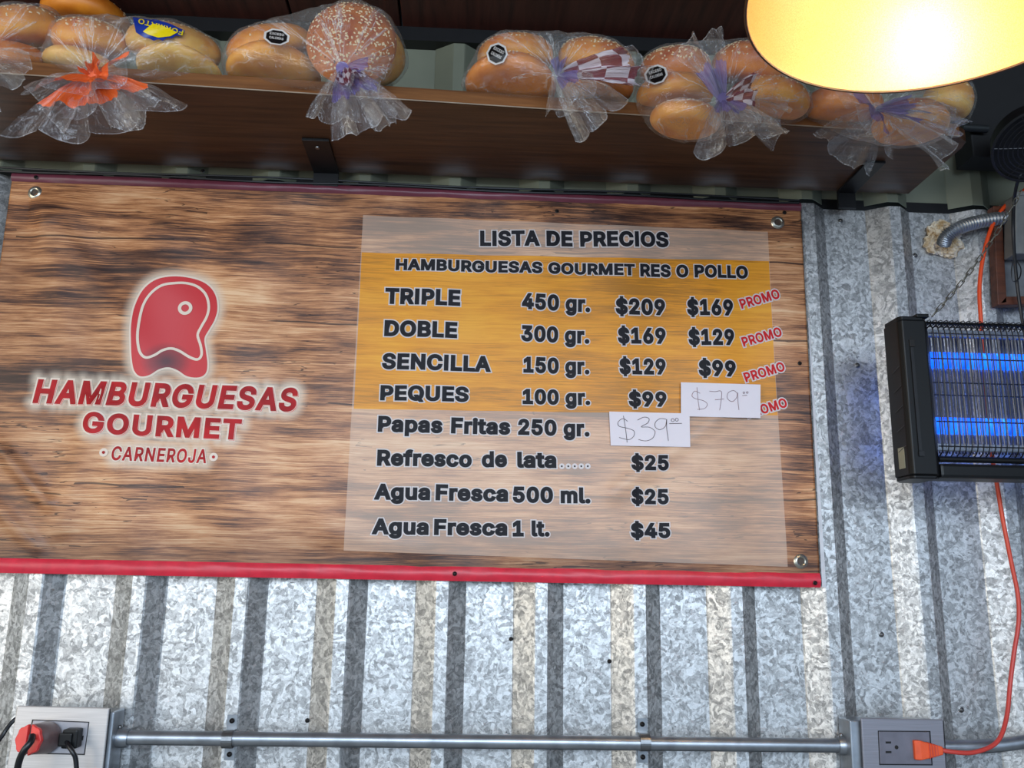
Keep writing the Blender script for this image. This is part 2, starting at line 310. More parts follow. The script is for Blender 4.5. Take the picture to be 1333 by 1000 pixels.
# ------------------------------------------------------------------ text as flat printed ink
GLYPHS = {
'$': (447, '202,-74 202,583 244,583 244,-74;224,-9 188,-7 156,-1 128,9 102,23 81,40 64,60 51,83 42,109 38,137 104,137 108,118 114,102 123,88 136,76 150,66 166,59 185,53 204,50 224,49 246,50 267,54 286,60 303,69 317,79 329,92 338,106 344,122 346,139 344,154 340,168 332,179 322,189 310,197 296,205 280,211 263,217 245,222 184,239 145,253 112,269 86,289 67,313 56,341 52,372 54,400 62,425 75,448 92,468 113,484 138,498 165,508 195,514 227,516 259,514 289,508 316,498 340,484 360,468 377,449 390,427 398,403 401,378 337,378 332,402 320,421 302,437 280,449 254,456 225,459 204,457 185,454 167,448 152,440 139,430 129,418 121,405 117,391 115,376 117,359 122,345 131,334 142,324 155,315 169,308 184,302 198,297 212,293 264,279 279,275 295,270 312,264 328,256 344,248 359,238 372,226 384,213 395,198 402,180 407,161 408,139 406,112 399,87 386,64 370,43 349,25 323,11 294,0 261,-7'),
'.': (188, '95,-4 83,-3 73,1 63,9 55,18 51,29 50,41 51,53 55,64 63,73 73,81 83,85 95,87 107,85 118,81 128,73 135,64 140,53 141,41 140,29 135,18 128,9 118,1 107,-3'),
'0': (453, '227,-7 191,-3 158,7 130,24 105,48 85,77 69,113 61,138 55,164 51,192 49,222 48,254 49,286 51,316 55,344 61,370 69,395 85,431 106,461 130,484 159,502 191,512 227,516 262,512 295,502 323,484 348,461 368,431 384,395 392,370 398,344 402,316 404,286 405,254 404,222 402,192 398,164 392,138 384,113 368,77 348,48 323,24 295,7 263,-3;227,50 250,52 271,60 290,74 306,92 320,116 330,144 338,176 342,213 344,254 342,295 338,332 330,365 320,393 306,416 290,435 271,449 250,457 227,460 203,457 182,449 163,435 147,416 134,393 123,365 115,332 111,295 109,254 111,213 115,176 123,144 134,116 147,92 163,74 182,60 203,52'),
'1': (453, '76,0 76,55 391,55 391,0;276,509 276,0 212,0 212,448 209,448 86,358 86,427 198,509'),
'2': (453, '64,0 64,47 234,229 252,248 268,266 282,282 294,298 303,312 311,327 316,341 319,356 320,371 319,389 315,405 308,419 298,431 287,441 273,449 258,455 241,458 224,460 205,458 188,454 172,447 159,438 148,427 139,413 132,398 128,381 127,362 66,362 68,391 75,418 86,442 102,464 121,482 143,496 168,507 196,513 225,516 254,513 281,507 306,497 328,482 346,465 361,445 372,423 379,398 381,372 380,354 377,336 371,318 363,299 351,280 336,259 317,235 294,209 267,180 153,60 153,57 389,57 389,0'),
'3': (453, '218,-7 188,-5 159,1 133,10 108,22 88,38 70,57 57,79 48,104 44,132 109,132 112,115 118,100 126,87 137,76 150,66 165,59 182,54 200,51 219,50 239,51 258,55 275,61 291,69 304,80 315,93 323,108 328,125 329,145 328,163 323,180 316,196 306,211 292,223 275,234 254,241 229,246 201,248 157,248 157,299 288,448 288,452 70,452 70,509 372,509 372,461 211,278 211,289 247,290 279,286 308,276 333,262 354,244 371,222 383,198 391,173 393,145 390,116 383,90 370,66 354,45 333,27 309,12 281,2 251,-5'),
'4': (453, '40,105 40,158 247,509 311,509 109,166 109,163 413,163 413,105;282,0 282,121 282,146 282,318 343,318 343,0'),
'5': (453, '221,-7 192,-5 165,1 140,11 118,25 99,41 83,60 71,82 63,105 60,130 122,130 125,115 130,102 138,89 148,78 160,68 173,60 188,54 204,51 221,50 241,51 259,56 276,64 291,75 304,89 314,104 322,122 326,141 328,162 326,183 321,203 314,221 303,237 290,251 275,262 257,270 238,275 218,277 201,276 184,273 167,268 152,262 139,255 128,246 67,253 96,509 366,509 366,452 151,452 134,301 136,301 148,311 162,318 178,325 194,330 212,333 229,334 252,332 274,328 294,321 313,311 330,299 345,285 358,269 370,251 379,231 386,210 390,187 391,163 388,132 381,102 369,76 352,52 332,32 309,15 282,3 253,-4'),
'6': (453, '226,-7 196,-4 168,3 142,15 119,31 100,51 84,74 73,101 66,130 64,162 65,187 71,212 80,239 93,268 112,302 137,340 252,509 322,509 151,261 145,261 151,270 157,279 165,288 174,295 184,302 196,307 208,311 221,313 235,314 265,312 291,305 316,295 337,280 355,262 370,240 380,215 387,187 389,157 387,127 379,98 368,73 352,50 333,30 310,14 284,3 257,-4;226,48 245,50 263,55 279,63 293,73 304,86 314,101 322,119 326,137 327,157 326,178 322,196 314,213 304,228 293,241 279,251 263,259 245,264 226,265 207,264 190,259 174,252 160,241 148,229 138,214 131,197 126,179 125,158 126,138 131,119 138,102 148,86 160,73 174,63 190,55 207,50'),
'7': (453, '97,0 323,448 323,452 62,452 62,509 391,509 391,449 165,0'),
'8': (453, '226,-7 193,-5 163,1 136,11 111,25 91,42 74,62 62,84 54,109 52,135 53,156 58,176 65,195 75,212 87,228 101,241 117,252 134,260 153,265 153,267 129,276 109,289 93,308 80,330 73,354 70,380 73,405 79,429 90,450 106,469 124,485 146,498 170,508 197,514 226,516 255,514 282,508 306,498 328,485 346,469 361,450 373,429 379,405 382,380 379,354 372,330 359,308 343,289 323,276 300,267 300,265 319,260 335,252 351,241 365,228 377,212 387,195 395,176 399,156 401,135 398,109 391,84 378,62 362,42 341,25 317,11 289,1 259,-5;226,49 248,50 267,54 285,60 300,69 313,79 323,91 331,106 335,121 337,139 335,157 330,173 322,189 312,202 298,213 283,223 265,230 247,234 226,235 206,234 187,230 169,223 154,213 140,202 130,189 122,173 117,157 115,139 117,121 121,106 129,91 139,79 152,69 167,60 185,54 205,50;226,290 244,291 260,294 274,300 287,308 298,318 307,330 314,344 318,359 319,376 318,392 314,407 308,420 299,432 288,442 275,449 260,455 244,459 226,460 208,459 192,455 177,449 164,442 153,432 145,420 138,407 134,392 133,376 134,359 138,344 145,330 154,318 165,308 178,300 193,294 209,291'),
'9': (453, '226,516 256,513 285,506 310,494 333,478 352,458 368,434 380,408 387,378 389,347 387,322 382,296 373,270 359,240 340,207 315,168 200,0 130,0 301,248 307,248 302,238 295,229 287,221 278,214 268,207 257,202 245,198 232,195 218,195 188,197 161,203 137,214 116,229 98,247 83,269 72,294 66,321 64,352 66,382 73,411 85,436 101,459 120,479 143,494 168,506 196,513;226,460 207,459 190,454 174,446 160,435 148,423 138,407 131,390 127,372 125,352 127,331 131,313 138,295 148,280 160,268 174,257 190,250 207,245 226,243 245,245 263,249 279,257 293,267 305,280 314,295 322,312 326,330 327,350 326,371 322,390 314,407 305,422 293,435 279,446 263,454 245,459'),
'A': (480, '16,0 201,509 276,509 463,0 395,0 287,302 280,323 272,346 264,372 255,402 244,438 232,478 245,478 233,437 222,402 213,371 204,345 197,322 191,302 85,0;110,142 110,199 370,199 370,142'),
'B': (456, '60,0 60,509 241,509 274,507 304,501 329,491 350,477 367,461 381,442 390,421 396,398 398,374 397,353 393,336 387,320 378,307 368,295 356,286 343,278 329,272 315,267 315,262 331,260 347,254 363,245 378,234 391,220 402,203 411,184 416,161 418,136 416,111 410,88 400,67 386,48 368,31 344,18 317,8 284,2 247,0;125,57 245,57 281,60 309,67 330,80 344,96 353,115 355,137 354,153 350,169 342,184 333,197 320,209 306,218 289,225 269,229 248,231 125,231;125,285 238,285 256,287 273,290 288,296 302,304 314,314 323,326 330,340 335,355 336,372 333,393 326,412 313,429 294,442 270,449 240,452 125,452'),
'C': (510, '267,-7 242,-6 217,-2 194,5 171,13 150,25 131,39 113,55 97,73 82,93 70,115 59,140 51,166 45,193 41,223 40,254 41,285 45,315 51,343 59,369 70,393 82,415 97,436 113,454 131,470 150,484 171,495 194,504 217,510 242,514 267,516 293,514 317,511 340,504 362,496 383,485 402,471 419,456 435,438 448,418 459,397 467,373 473,348 408,348 404,365 397,380 389,395 380,407 369,418 357,428 344,437 330,444 315,449 300,453 284,455 267,456 237,453 209,445 184,432 161,414 141,391 125,364 113,332 106,295 103,254 106,213 113,177 125,145 141,117 161,94 184,76 210,63 237,56 267,53 284,54 300,56 315,60 330,65 344,72 357,81 369,90 380,102 389,114 397,128 404,144 408,160 473,160 467,135 459,112 448,91 435,71 420,53 402,38 383,24 363,13 341,5 317,-2 293,-6'),
'D': (502, '219,0 96,0 96,57 215,57 254,60 288,68 318,81 343,99 363,122 379,149 390,181 397,216 399,255 397,294 390,329 379,361 364,388 344,410 320,428 291,441 258,449 221,452 93,452 93,509 225,509 254,507 281,504 307,498 331,489 353,478 385,455 412,426 433,391 444,367 451,342 457,315 460,286 462,255 460,224 457,195 451,168 443,142 433,119 421,97 406,77 390,60 371,44 351,31 328,20 303,11 277,5 249,1;125,509 125,0 60,0 60,509'),
'E': (419, '60,0 60,509 372,509 372,452 125,452 125,286 355,286 355,229 125,229 125,57 375,57 375,0'),
'F': (410, '60,0 60,509 369,509 369,452 125,452 125,278 346,278 346,221 125,221 125,0'),
'G': (520, '269,-7 242,-6 217,-2 193,5 171,14 149,25 130,39 112,55 96,73 82,93 69,116 59,140 51,166 45,194 41,223 40,254 41,285 45,315 51,343 59,369 69,393 82,415 96,436 112,454 129,470 149,484 170,495 192,504 215,510 239,514 265,516 291,514 316,510 340,504 363,494 384,483 403,469 421,453 436,436 449,416 460,395 468,373 474,349 408,349 402,365 395,379 387,393 378,406 368,417 356,427 344,436 330,443 315,448 300,453 283,455 265,456 236,453 209,445 183,432 160,414 141,392 125,364 113,332 106,295 103,254 106,213 113,177 125,145 141,117 161,95 184,76 210,63 238,56 269,53 296,55 322,61 345,71 365,85 382,102 396,123 407,147 413,173 415,202 434,199 283,199 283,256 478,256 478,200 475,160 466,124 451,91 431,62 406,38 377,19 344,5 308,-4'),
'H': (517, '60,0 60,509 125,509 125,289 392,289 392,509 457,509 457,0 392,0 392,232 125,232 125,0'),
'I': (300, '31,0 31,57 118,57 118,452 31,452 31,509 269,509 269,452 183,452 183,57 269,57 269,0'),
'J': (396, '185,-7 143,-2 106,11 75,33 60,50 48,70 40,92 35,118 33,145 33,173 98,173 98,145 100,117 108,93 122,74 139,61 160,53 185,50 209,53 230,61 248,74 261,93 269,117 272,145 272,509 336,509 336,145 335,118 330,92 321,70 309,50 294,33 263,11 227,-2'),
'L': (393, '60,0 60,509 125,509 125,57 361,57 361,0'),
'M': (628, '60,0 60,509 152,509 277,187 287,159 299,123 311,84 322,49 307,49 318,83 330,121 342,158 352,187 476,509 568,509 568,0 504,0 504,291 504,327 505,369 506,413 507,457 513,457 508,441 503,425 498,409 482,363 467,322 456,291 342,0 286,0 170,291 159,321 145,361 129,408 112,457 119,457 120,416 121,372 122,328 122,291 122,0'),
'N': (523, '60,0 60,509 136,509 343,183 349,174 355,163 363,151 371,137 379,122 388,107 396,90 405,73 414,55 405,54 403,72 402,90 401,108 400,126 399,142 399,157 399,195 399,509 463,509 463,0 387,0 202,290 177,331 168,346 159,363 148,381 108,452 119,454 122,384 124,328 125,291 125,0'),
'O': (533, '267,-7 241,-6 217,-2 194,5 171,13 150,25 131,39 113,55 97,73 82,93 70,115 59,140 51,166 45,193 41,223 40,254 41,285 45,315 51,343 59,369 70,393 82,415 97,436 113,454 131,470 150,484 171,495 194,504 217,510 241,514 267,516 293,514 317,510 340,504 363,495 384,484 403,470 421,454 437,436 451,415 464,393 474,369 482,343 488,315 492,285 493,254 492,223 488,193 482,166 474,140 464,115 451,93 437,73 421,55 403,39 384,25 363,13 340,5 317,-2 293,-6;267,53 296,55 324,63 349,76 372,94 392,116 408,144 420,176 428,213 430,254 428,295 420,332 408,365 392,392 372,415 349,433 324,446 296,453 267,456 237,453 210,445 184,433 161,415 142,392 125,364 113,332 106,295 103,254 106,213 113,176 125,144 142,117 161,94 184,76 210,63 237,55'),
'P': (445, '60,0 60,509 235,509 272,506 305,499 332,487 356,471 375,452 390,430 400,404 407,377 409,348 407,318 400,291 390,265 375,243 356,223 332,207 305,195 272,188 235,186 109,186 109,242 233,242 257,244 279,248 297,256 312,266 324,279 333,294 339,310 343,328 344,348 343,367 339,385 333,402 324,416 312,428 297,439 279,446 257,451 232,452 125,452 125,0'),
'Q': (533, '245,159 313,159 369,85 384,65 468,-48 401,-48 346,27 331,46;267,-7 241,-6 217,-2 194,5 171,13 150,25 131,39 113,55 97,73 82,93 70,115 59,140 51,166 45,193 41,223 40,254 41,285 45,315 51,343 59,369 70,393 82,415 97,436 113,454 131,470 150,484 171,495 194,504 217,510 241,514 267,516 293,514 317,510 340,504 363,495 384,484 403,470 421,454 437,436 451,415 464,393 474,369 482,343 488,315 492,285 493,254 492,223 488,193 482,166 474,140 464,115 451,93 437,73 421,55 403,39 384,25 363,13 340,5 317,-2 293,-6;267,53 296,55 324,63 349,76 372,94 392,116 408,144 420,176 428,213 430,254 428,295 420,332 408,365 392,392 372,415 349,433 324,446 296,453 267,456 237,453 210,445 184,433 161,415 142,392 125,364 113,332 106,295 103,254 106,213 113,176 125,144 142,117 161,94 184,76 210,63 237,55'),
'R': (449, '60,0 60,509 236,509 273,506 305,500 333,489 356,473 376,455 390,433 401,408 407,381 409,352 407,323 401,296 390,271 376,250 356,232 333,217 305,206 273,200 236,198 96,198 96,255 234,255 258,256 280,260 298,267 313,276 325,287 334,300 340,316 344,333 345,352 344,371 340,389 334,405 325,419 313,430 298,440 279,446 258,451 233,452 125,452 125,0;353,0 230,229 303,229 428,0'),
'S': (447, '224,-9 188,-7 156,-1 128,9 102,23 81,40 64,60 51,83 42,109 38,137 104,137 108,118 114,102 123,88 136,76 150,66 166,59 185,53 204,50 224,49 246,50 267,54 286,60 303,69 317,79 329,92 338,106 344,122 346,139 344,154 340,168 332,179 322,189 310,197 296,205 280,211 263,217 245,222 184,239 145,253 112,269 86,289 67,313 56,341 52,372 54,400 62,425 75,448 92,468 113,484 138,498 165,508 195,514 227,516 259,514 289,508 316,498 340,484 360,468 377,449 390,427 398,403 401,378 337,378 332,402 320,421 302,437 280,449 254,456 225,459 204,457 185,454 167,448 152,440 139,430 129,418 121,405 117,391 115,376 117,359 122,345 131,334 142,324 155,315 169,308 184,302 198,297 212,293 264,279 279,275 295,270 312,264 328,256 344,248 359,238 372,226 384,213 395,198 402,180 407,161 408,139 406,112 399,87 386,64 370,43 349,25 323,11 294,0 261,-7'),
'T': (449, '32,452 32,509 417,509 417,452 257,452 257,0 193,0 193,452'),
'U': (517, '259,-8 220,-6 186,2 154,15 126,33 103,55 85,80 71,108 63,140 60,173 60,509 124,509 124,178 126,155 132,133 141,113 153,95 169,80 187,68 208,59 232,53 259,52 285,53 309,59 331,68 349,80 364,95 377,113 385,133 391,155 393,178 393,509 457,509 457,173 454,140 446,108 433,80 414,55 391,33 363,15 332,2 297,-6'),
'X': (474, '18,0 217,284 217,236 29,509 104,509 178,400 188,386 196,373 204,361 211,350 217,340 223,329 230,318 236,305 243,292 232,292 252,329 258,339 265,350 272,361 298,400 374,509 446,509 259,239 259,287 456,0 382,0 292,129 268,165 262,175 256,185 250,195 244,206 237,218 230,231 244,231 238,219 231,207 225,196 219,186 213,176 206,166 182,129 91,0'),
'a': (389, '160,-9 137,-7 115,-3 94,5 76,15 60,29 48,45 38,63 32,84 30,108 32,128 36,146 43,161 53,174 64,184 78,193 92,200 108,206 125,211 143,214 161,217 178,220 234,227 247,229 257,231 265,235 271,240 274,246 276,255 276,257 275,272 272,285 267,297 260,307 251,315 240,322 227,327 212,330 196,331 178,330 163,327 149,322 137,316 127,309 118,301 110,292 104,283 100,274 41,291 51,313 64,331 79,346 95,358 114,368 133,375 153,380 173,383 194,384 208,384 223,382 239,379 255,375 271,369 286,360 300,350 312,336 322,320 330,301 335,278 337,251 337,0 277,0 277,52 272,52 267,43 260,34 252,25 242,16 229,8 215,1 199,-4 181,-7;170,45 192,47 211,51 228,59 242,68 254,80 263,93 270,108 274,122 276,138 276,190 272,187 267,184 259,182 251,180 241,178 231,176 200,171 175,168 161,166 147,163 134,159 122,153 112,147 103,139 97,130 93,118 92,105 93,93 96,82 102,72 109,64 119,57 130,52 142,48 156,46'),
'c': (396, '207,-8 174,-5 144,3 117,16 93,35 72,58 56,85 44,116 37,150 34,187 37,225 44,260 56,291 72,318 93,341 117,360 144,374 174,382 207,384 226,384 243,381 260,377 276,371 291,364 305,356 318,346 330,335 340,322 349,308 356,293 362,277 303,262 300,272 295,281 290,289 284,297 278,304 270,311 261,316 252,321 242,325 231,328 220,329 207,330 184,328 163,321 145,310 130,296 118,278 108,258 102,236 98,212 96,187 98,163 102,139 108,117 118,97 130,80 145,66 163,55 184,49 207,46 220,47 232,49 243,52 253,55 262,60 271,66 279,73 285,80 292,89 297,98 301,107 304,117 363,102 357,86 350,70 341,56 331,43 319,32 306,21 292,12 277,5 261,-1 244,-5 226,-7'),
'd': (424, '195,-8 165,-6 137,3 111,16 89,34 70,57 55,84 43,116 36,151 34,189 36,227 43,261 55,293 70,320 89,342 112,361 137,374 165,382 196,384 218,383 237,379 253,373 267,364 278,355 287,346 295,336 301,327 306,319 311,319 311,509 372,509 372,0 313,0 313,59 307,59 301,50 295,41 287,31 277,21 266,12 252,4 236,-3 217,-7;205,47 226,49 246,55 263,65 278,78 290,95 299,115 306,138 310,162 312,189 310,216 306,241 300,263 290,282 278,299 263,312 246,322 227,328 205,330 182,328 162,322 145,311 130,298 118,281 108,261 102,239 98,215 96,189 98,163 102,139 109,117 118,97 130,80 145,66 162,55 182,49'),
'e': (404, '212,-8 177,-5 145,3 117,16 92,35 72,58 56,85 44,116 37,150 34,187 36,224 44,258 55,290 71,317 91,340 115,359 142,373 172,382 205,384 226,383 246,380 266,374 285,366 303,355 319,341 334,324 347,305 357,282 365,256 370,227 371,194 371,169 75,169 75,221 338,221 310,202 308,226 304,248 298,269 288,286 277,301 263,314 246,323 227,328 205,330 183,328 164,323 146,313 131,301 119,286 109,270 102,251 97,231 96,211 96,178 98,151 102,127 110,106 121,88 135,73 151,61 169,53 190,48 212,46 227,47 241,49 254,53 265,58 276,65 285,73 294,82 300,93 306,105 365,91 358,72 348,55 335,39 320,26 302,14 283,4 261,-3 237,-7'),
'f': (254, '228,379 228,327 6,327 6,379;81,0 81,432 82,452 87,470 96,486 107,499 120,510 135,519 152,525 169,529 187,530 201,530 212,529 222,527 231,525 238,523 243,521 227,468 215,472 209,473 202,474 195,474 178,472 164,468 154,460 147,449 143,435 142,419 142,0'),
'g': (425, '207,-151 180,-149 156,-146 134,-140 114,-132 97,-122 82,-110 70,-97 59,-84 51,-69 101,-41 107,-49 114,-57 122,-66 131,-74 142,-82 154,-88 169,-93 187,-96 207,-97 236,-95 261,-87 282,-75 298,-58 308,-34 311,-6 311,68 306,68 301,60 294,51 287,41 277,32 266,23 252,16 236,10 217,6 195,5 165,7 138,14 113,27 90,43 71,65 55,90 43,120 36,154 34,191 36,229 43,263 55,293 71,320 90,342 112,361 138,374 166,382 196,384 218,383 237,379 253,373 267,365 279,356 288,346 296,336 302,327 308,319 313,319 313,379 372,379 372,-9 370,-40 363,-67 350,-90 334,-109 314,-124 291,-136 265,-144 237,-149;205,59 227,61 246,66 264,75 278,87 290,103 300,121 307,142 311,166 312,193 311,219 307,242 300,264 291,283 279,299 264,312 247,322 227,328 205,330 182,328 163,322 145,312 130,298 118,282 109,262 102,241 98,218 96,193 98,167 102,144 109,123 118,104 131,88 145,76 163,66 183,61'),
'i': (167, '53,0 53,379 114,379 114,0;84,443 73,444 63,448 54,455 47,463 43,472 41,483 43,494 47,504 54,512 63,518 73,522 84,524 95,522 105,518 114,512 121,504 125,494 126,483 125,472 121,463 114,455 105,448 95,444'),
'l': (189, '139,-2 112,0 91,8 74,20 62,37 55,59 53,84 53,509 114,509 114,99 114,83 117,71 120,62 126,57 135,53 146,52 160,53 170,54 181,3 162,-1 154,-2 147,-2'),
'm': (610, '53,0 53,379 112,379 112,295 108,295 114,314 122,331 132,346 144,358 158,368 172,376 187,382 203,385 219,386 245,383 268,375 287,361 303,342 314,320 321,295 312,295 318,312 326,329 337,343 350,356 364,366 381,375 398,381 417,385 437,386 458,385 478,380 497,372 514,361 529,346 541,328 550,307 555,283 557,255 557,0 496,0 496,254 493,279 485,298 473,313 456,323 438,329 419,330 402,329 387,326 374,320 363,312 353,302 345,290 340,277 336,263 335,247 335,0 274,0 274,260 272,280 265,297 253,311 238,322 220,328 199,330 185,329 171,326 158,320 145,312 135,302 126,289 119,274 115,257 114,238 114,0'),
'o': (415, '207,-8 174,-5 144,3 117,16 93,35 72,58 56,85 44,116 37,150 34,187 37,225 44,260 56,291 72,318 93,341 117,360 144,374 174,382 207,384 241,382 271,374 299,360 323,341 343,318 359,291 371,260 379,225 381,187 379,150 371,116 359,85 343,58 323,35 299,16 271,3 241,-5;207,46 231,49 252,55 270,66 285,80 298,97 307,117 314,139 318,163 319,187 318,212 314,236 307,258 298,278 285,296 270,310 252,321 231,328 207,330 184,328 163,321 145,310 130,296 118,278 108,258 102,236 98,212 96,187 98,163 102,139 108,117 118,97 130,80 145,66 163,55 184,49'),
'p': (424, '53,-143 53,379 112,379 112,319 118,319 123,327 130,336 137,346 147,355 158,364 171,373 188,379 207,383 229,384 259,382 287,374 313,361 335,342 354,320 370,293 381,261 388,227 390,189 388,151 381,116 370,84 355,57 336,34 313,16 288,3 260,-6 229,-8 208,-7 189,-3 173,4 159,12 147,21 138,31 130,41 124,50 118,59 114,59 114,-143;220,47 242,49 262,55 279,66 294,80 306,97 316,117 323,139 327,163 328,189 327,215 323,239 316,261 307,281 295,298 280,311 262,322 243,328 220,330 198,328 178,322 161,312 147,299 134,282 125,263 118,241 114,216 113,189 114,162 118,138 125,115 135,95 147,78 162,65 179,55 198,49'),
'r': (259, '53,0 53,379 112,379 112,321 115,321 124,339 137,354 152,367 171,377 191,383 213,385 229,384 243,384 243,322 230,324 223,325 215,326 207,326 190,324 174,321 159,315 146,306 135,296 126,284 119,269 115,254 114,237 114,0'),
's': (365, '182,-8 157,-7 133,-3 112,3 93,12 76,24 62,38 50,54 41,73 36,94 94,107 101,87 111,72 124,60 141,52 160,47 181,45 206,47 227,53 244,62 258,74 265,88 268,103 266,115 262,126 254,136 243,144 229,150 212,155 149,170 118,180 92,192 72,208 58,227 50,249 47,274 49,295 55,314 65,332 79,347 95,360 115,370 137,378 161,383 187,384 212,383 234,379 254,372 271,363 286,352 299,339 309,324 318,308 324,290 268,277 262,291 254,304 243,316 228,325 210,331 187,333 166,331 147,326 131,317 119,305 111,292 109,277 110,264 115,253 124,243 136,235 152,229 172,223 229,209 261,200 287,187 306,171 320,153 328,131 331,107 329,85 323,65 312,47 298,31 281,18 260,6 236,-2 210,-7'),
't': (227, '204,379 204,327 6,327 6,379;65,471 126,471 126,98 127,83 130,70 136,61 144,55 156,51 170,50 185,51 202,54 213,2 207,0 200,-2 192,-3 184,-3 176,-4 168,-4 138,-1 113,7 92,21 77,41 68,64 65,93'),
'u': (410, '182,-5 158,-3 135,2 115,11 97,23 82,39 69,59 60,82 54,109 53,139 53,379 114,379 114,144 116,117 124,94 137,75 154,61 175,53 200,50 218,51 234,55 249,62 263,71 274,83 283,97 290,113 295,132 296,153 296,379 357,379 357,0 298,0 298,92 307,92 294,60 277,35 257,17 234,5 209,-3'),
'Í': (300, '31,0 31,57 118,57 118,452 31,452 31,509 269,509 269,452 183,452 183,57 269,57 269,0;124,558 171,659 240,659 174,558'),
' ': (190, ''),
}
GLYPHS['I'] = (200, '68,0 68,509 132,509 132,0'); GLYPHS['Í'] = (200, '68,0 68,509 132,509 132,0;84,558 131,659 200,659 134,558')
def _wind(p): return sum(p[i][0]*p[(i+1) % len(p)][1]-p[(i+1) % len(p)][0]*p[i][1] for i in range(len(p)))
_TC = {}; _FILL = {}
def text_mesh(s, offset=0.0, shear=0.0, spacing=1.0, res=3, bold=.036):
    key = (s, round(offset, 4), shear, spacing)
    if key in _TC: return _TC[key]
    V = []; Fc = []; x = 0.0
    for ch in s:
        adv, dat = GLYPHS[ch]
        if dat:
            conts = [[tuple(float(q)/1000 for q in p.split(',')) for p in part.split()] for part in dat.split(';')]
            if ch not in _FILL:
                c = bpy.data.curves.new('t', 'CURVE'); c.dimensions = '2D'; c.fill_mode = 'FRONT'
                for pts in conts:
                    sp_ = c.splines.new('POLY'); sp_.points.add(len(pts)-1)
                    for q, p in zip(sp_.points, pts): q.co = (p[0], p[1], 0, 1)
                    sp_.use_cyclic_u = True
                o = bpy.data.objects.new('t', c); COL.objects.link(o); bpy.context.view_layer.update()
                me = o.evaluated_get(bpy.context.evaluated_depsgraph_get()).to_mesh()
                _FILL[ch] = ([Vector((q.co.x, q.co.y, 0)) for q in me.vertices], [tuple(p.vertices) for p in me.polygons])
                bpy.data.objects.remove(o); bpy.data.curves.remove(c)
            gv, gf = list(_FILL[ch][0]), list(_FILL[ch][1])
            if offset > 0:
                for pts in conts:
                    m_ = len(pts); pv = [Vector((p[0], p[1], 0)) for p in pts]
                    nn = []
                    for i in range(m_):
                        d = pv[(i+1) % m_]-pv[i]; d.normalize(); nn.append(Vector((-d.y, d.x, 0))*offset)
                    for i in range(m_):
                        j = (i+1) % m_; k = len(gv)
                        gv += [pv[i]+nn[i], pv[i]-nn[i], pv[j]-nn[i], pv[j]+nn[i]]; gf.append((k, k+1, k+2, k+3))
                        # mitred corner at vertex j, on the outer side of the turn
                        n1, n2 = nn[i], nn[j]; cr_ = n1.x*n2.y-n1.y*n2.x
                        sd = -1 if cr_ > 0 else 1
                        a_, b_ = n1*sd, n2*sd; h = a_+b_
                        if h.length < 1e-6: continue
                        h.normalize(); cs = max(.62, h.dot(a_)/offset); tip = h*(offset/cs)
                        k = len(gv); gv += [pv[j], pv[j]+a_, pv[j]+tip, pv[j]+b_]; gf.append((k, k+1, k+2, k+3))
            n = len(V); V += [Vector((q.x+x+shear*q.y, q.y, 0)) for q in gv]; Fc += [tuple(i+n for i in p) for p in gf]
        x += (adv/1000+.034)*spacing
    _TC[key] = (V, Fc); return V, Fc
_cap = text_mesh('H'); CAP = max(q.y for q in _cap[0]); CAP0 = CAP

def banner_y(x, z):
    """gentle folds of the hanging vinyl; y of the front face"""
    zz = z-1.592; u = (x+.6)/1.2
    e = min(1, (x+.6)/.05, (.6-x)/.05)*min(1, zz/.05, (.588-zz)/.04); e = max(0, e)
    y = -.0035*math.sin(x*45+.6*math.sin(zz*7))*.35
    y += -.004*math.sin(zz*11+x*3)*.5
    # creases running down-right from the top left corner
    for ang, amp, wdt in ((-.93, .0042, .014), (-.60, .0026, .018), (-1.22, .0034, .013), (-.28, .0018, .02)):
        dx, dz = x+.57, z-2.155
        d = dx*math.sin(-ang)+dz*math.cos(ang); r = math.hypot(dx, dz)
        if dx > 0: y -= 1.9*amp*math.exp(-(d/(wdt+r*.05))**2)*min(1, r/.06)*math.exp(-r/.32)
    for (x1, z1, x2, z2, amp, wdt) in ((-.6, 1.80, -.49, 1.69, .004, .012), (-.60, 1.72, -.50, 1.63, .003, .012), (-.1, 1.66, .02, 1.63, .0012, .02), (.3, 1.72, .45, 1.83, .002, .015), (-.47, 1.66, -.44, 1.82, .003, .02)):
        ax, az = x2-x1, z2-z1; L = ax*ax+az*az; t = max(0, min(1, ((x-x1)*ax+(z-z1)*az)/L))
        d = math.hypot(x-x1-ax*t, z-z1-az*t); y -= 1.6*amp*math.exp(-(d/wdt)**2)
    return y*e - .003

INK = []
def ink_line(s, L, Rr, cap, layers, parent, name='lettering', shear=0, spacing=1.0, yfn=banner_y, lift=.0006, y=0.0):
    """layers: (material, offset, dx, dy, lift) printed at two baseline points of the banner plane"""
    A = P(*L, y); B = P(*Rr, y); up = (P(L[0], L[1]-cap, y)-A).length
    ex = (B-A).normalized(); ez = Vector((0, 0, 1)); ez = (ez-ex*ez.dot(ex)).normalized()
    base, _ = text_mesh(s, layers[-1][1], shear, spacing)
    x0 = min(q.x for q in base); x1 = max(q.x for q in base); sx = (B-A).length/(x1-x0); sz = up/(CAP+2*layers[-1][1])
    mb = MB()
    for k, (m, off, dx, dy, lf) in enumerate(layers):
        v, f = text_mesh(s, off, shear, spacing)
        W = []
        for q in v:
            p = A + ex*((q.x-x0+dx)*sx) + ez*((q.y+layers[-1][1]+dy)*sz)
            p.y = yfn(p.x, p.z) - lf if yfn else y-lf
            W.append(p)
        mb.add(W, f, k)
    o = mb.build(name, [l[0] for l in layers], parent)
    return o

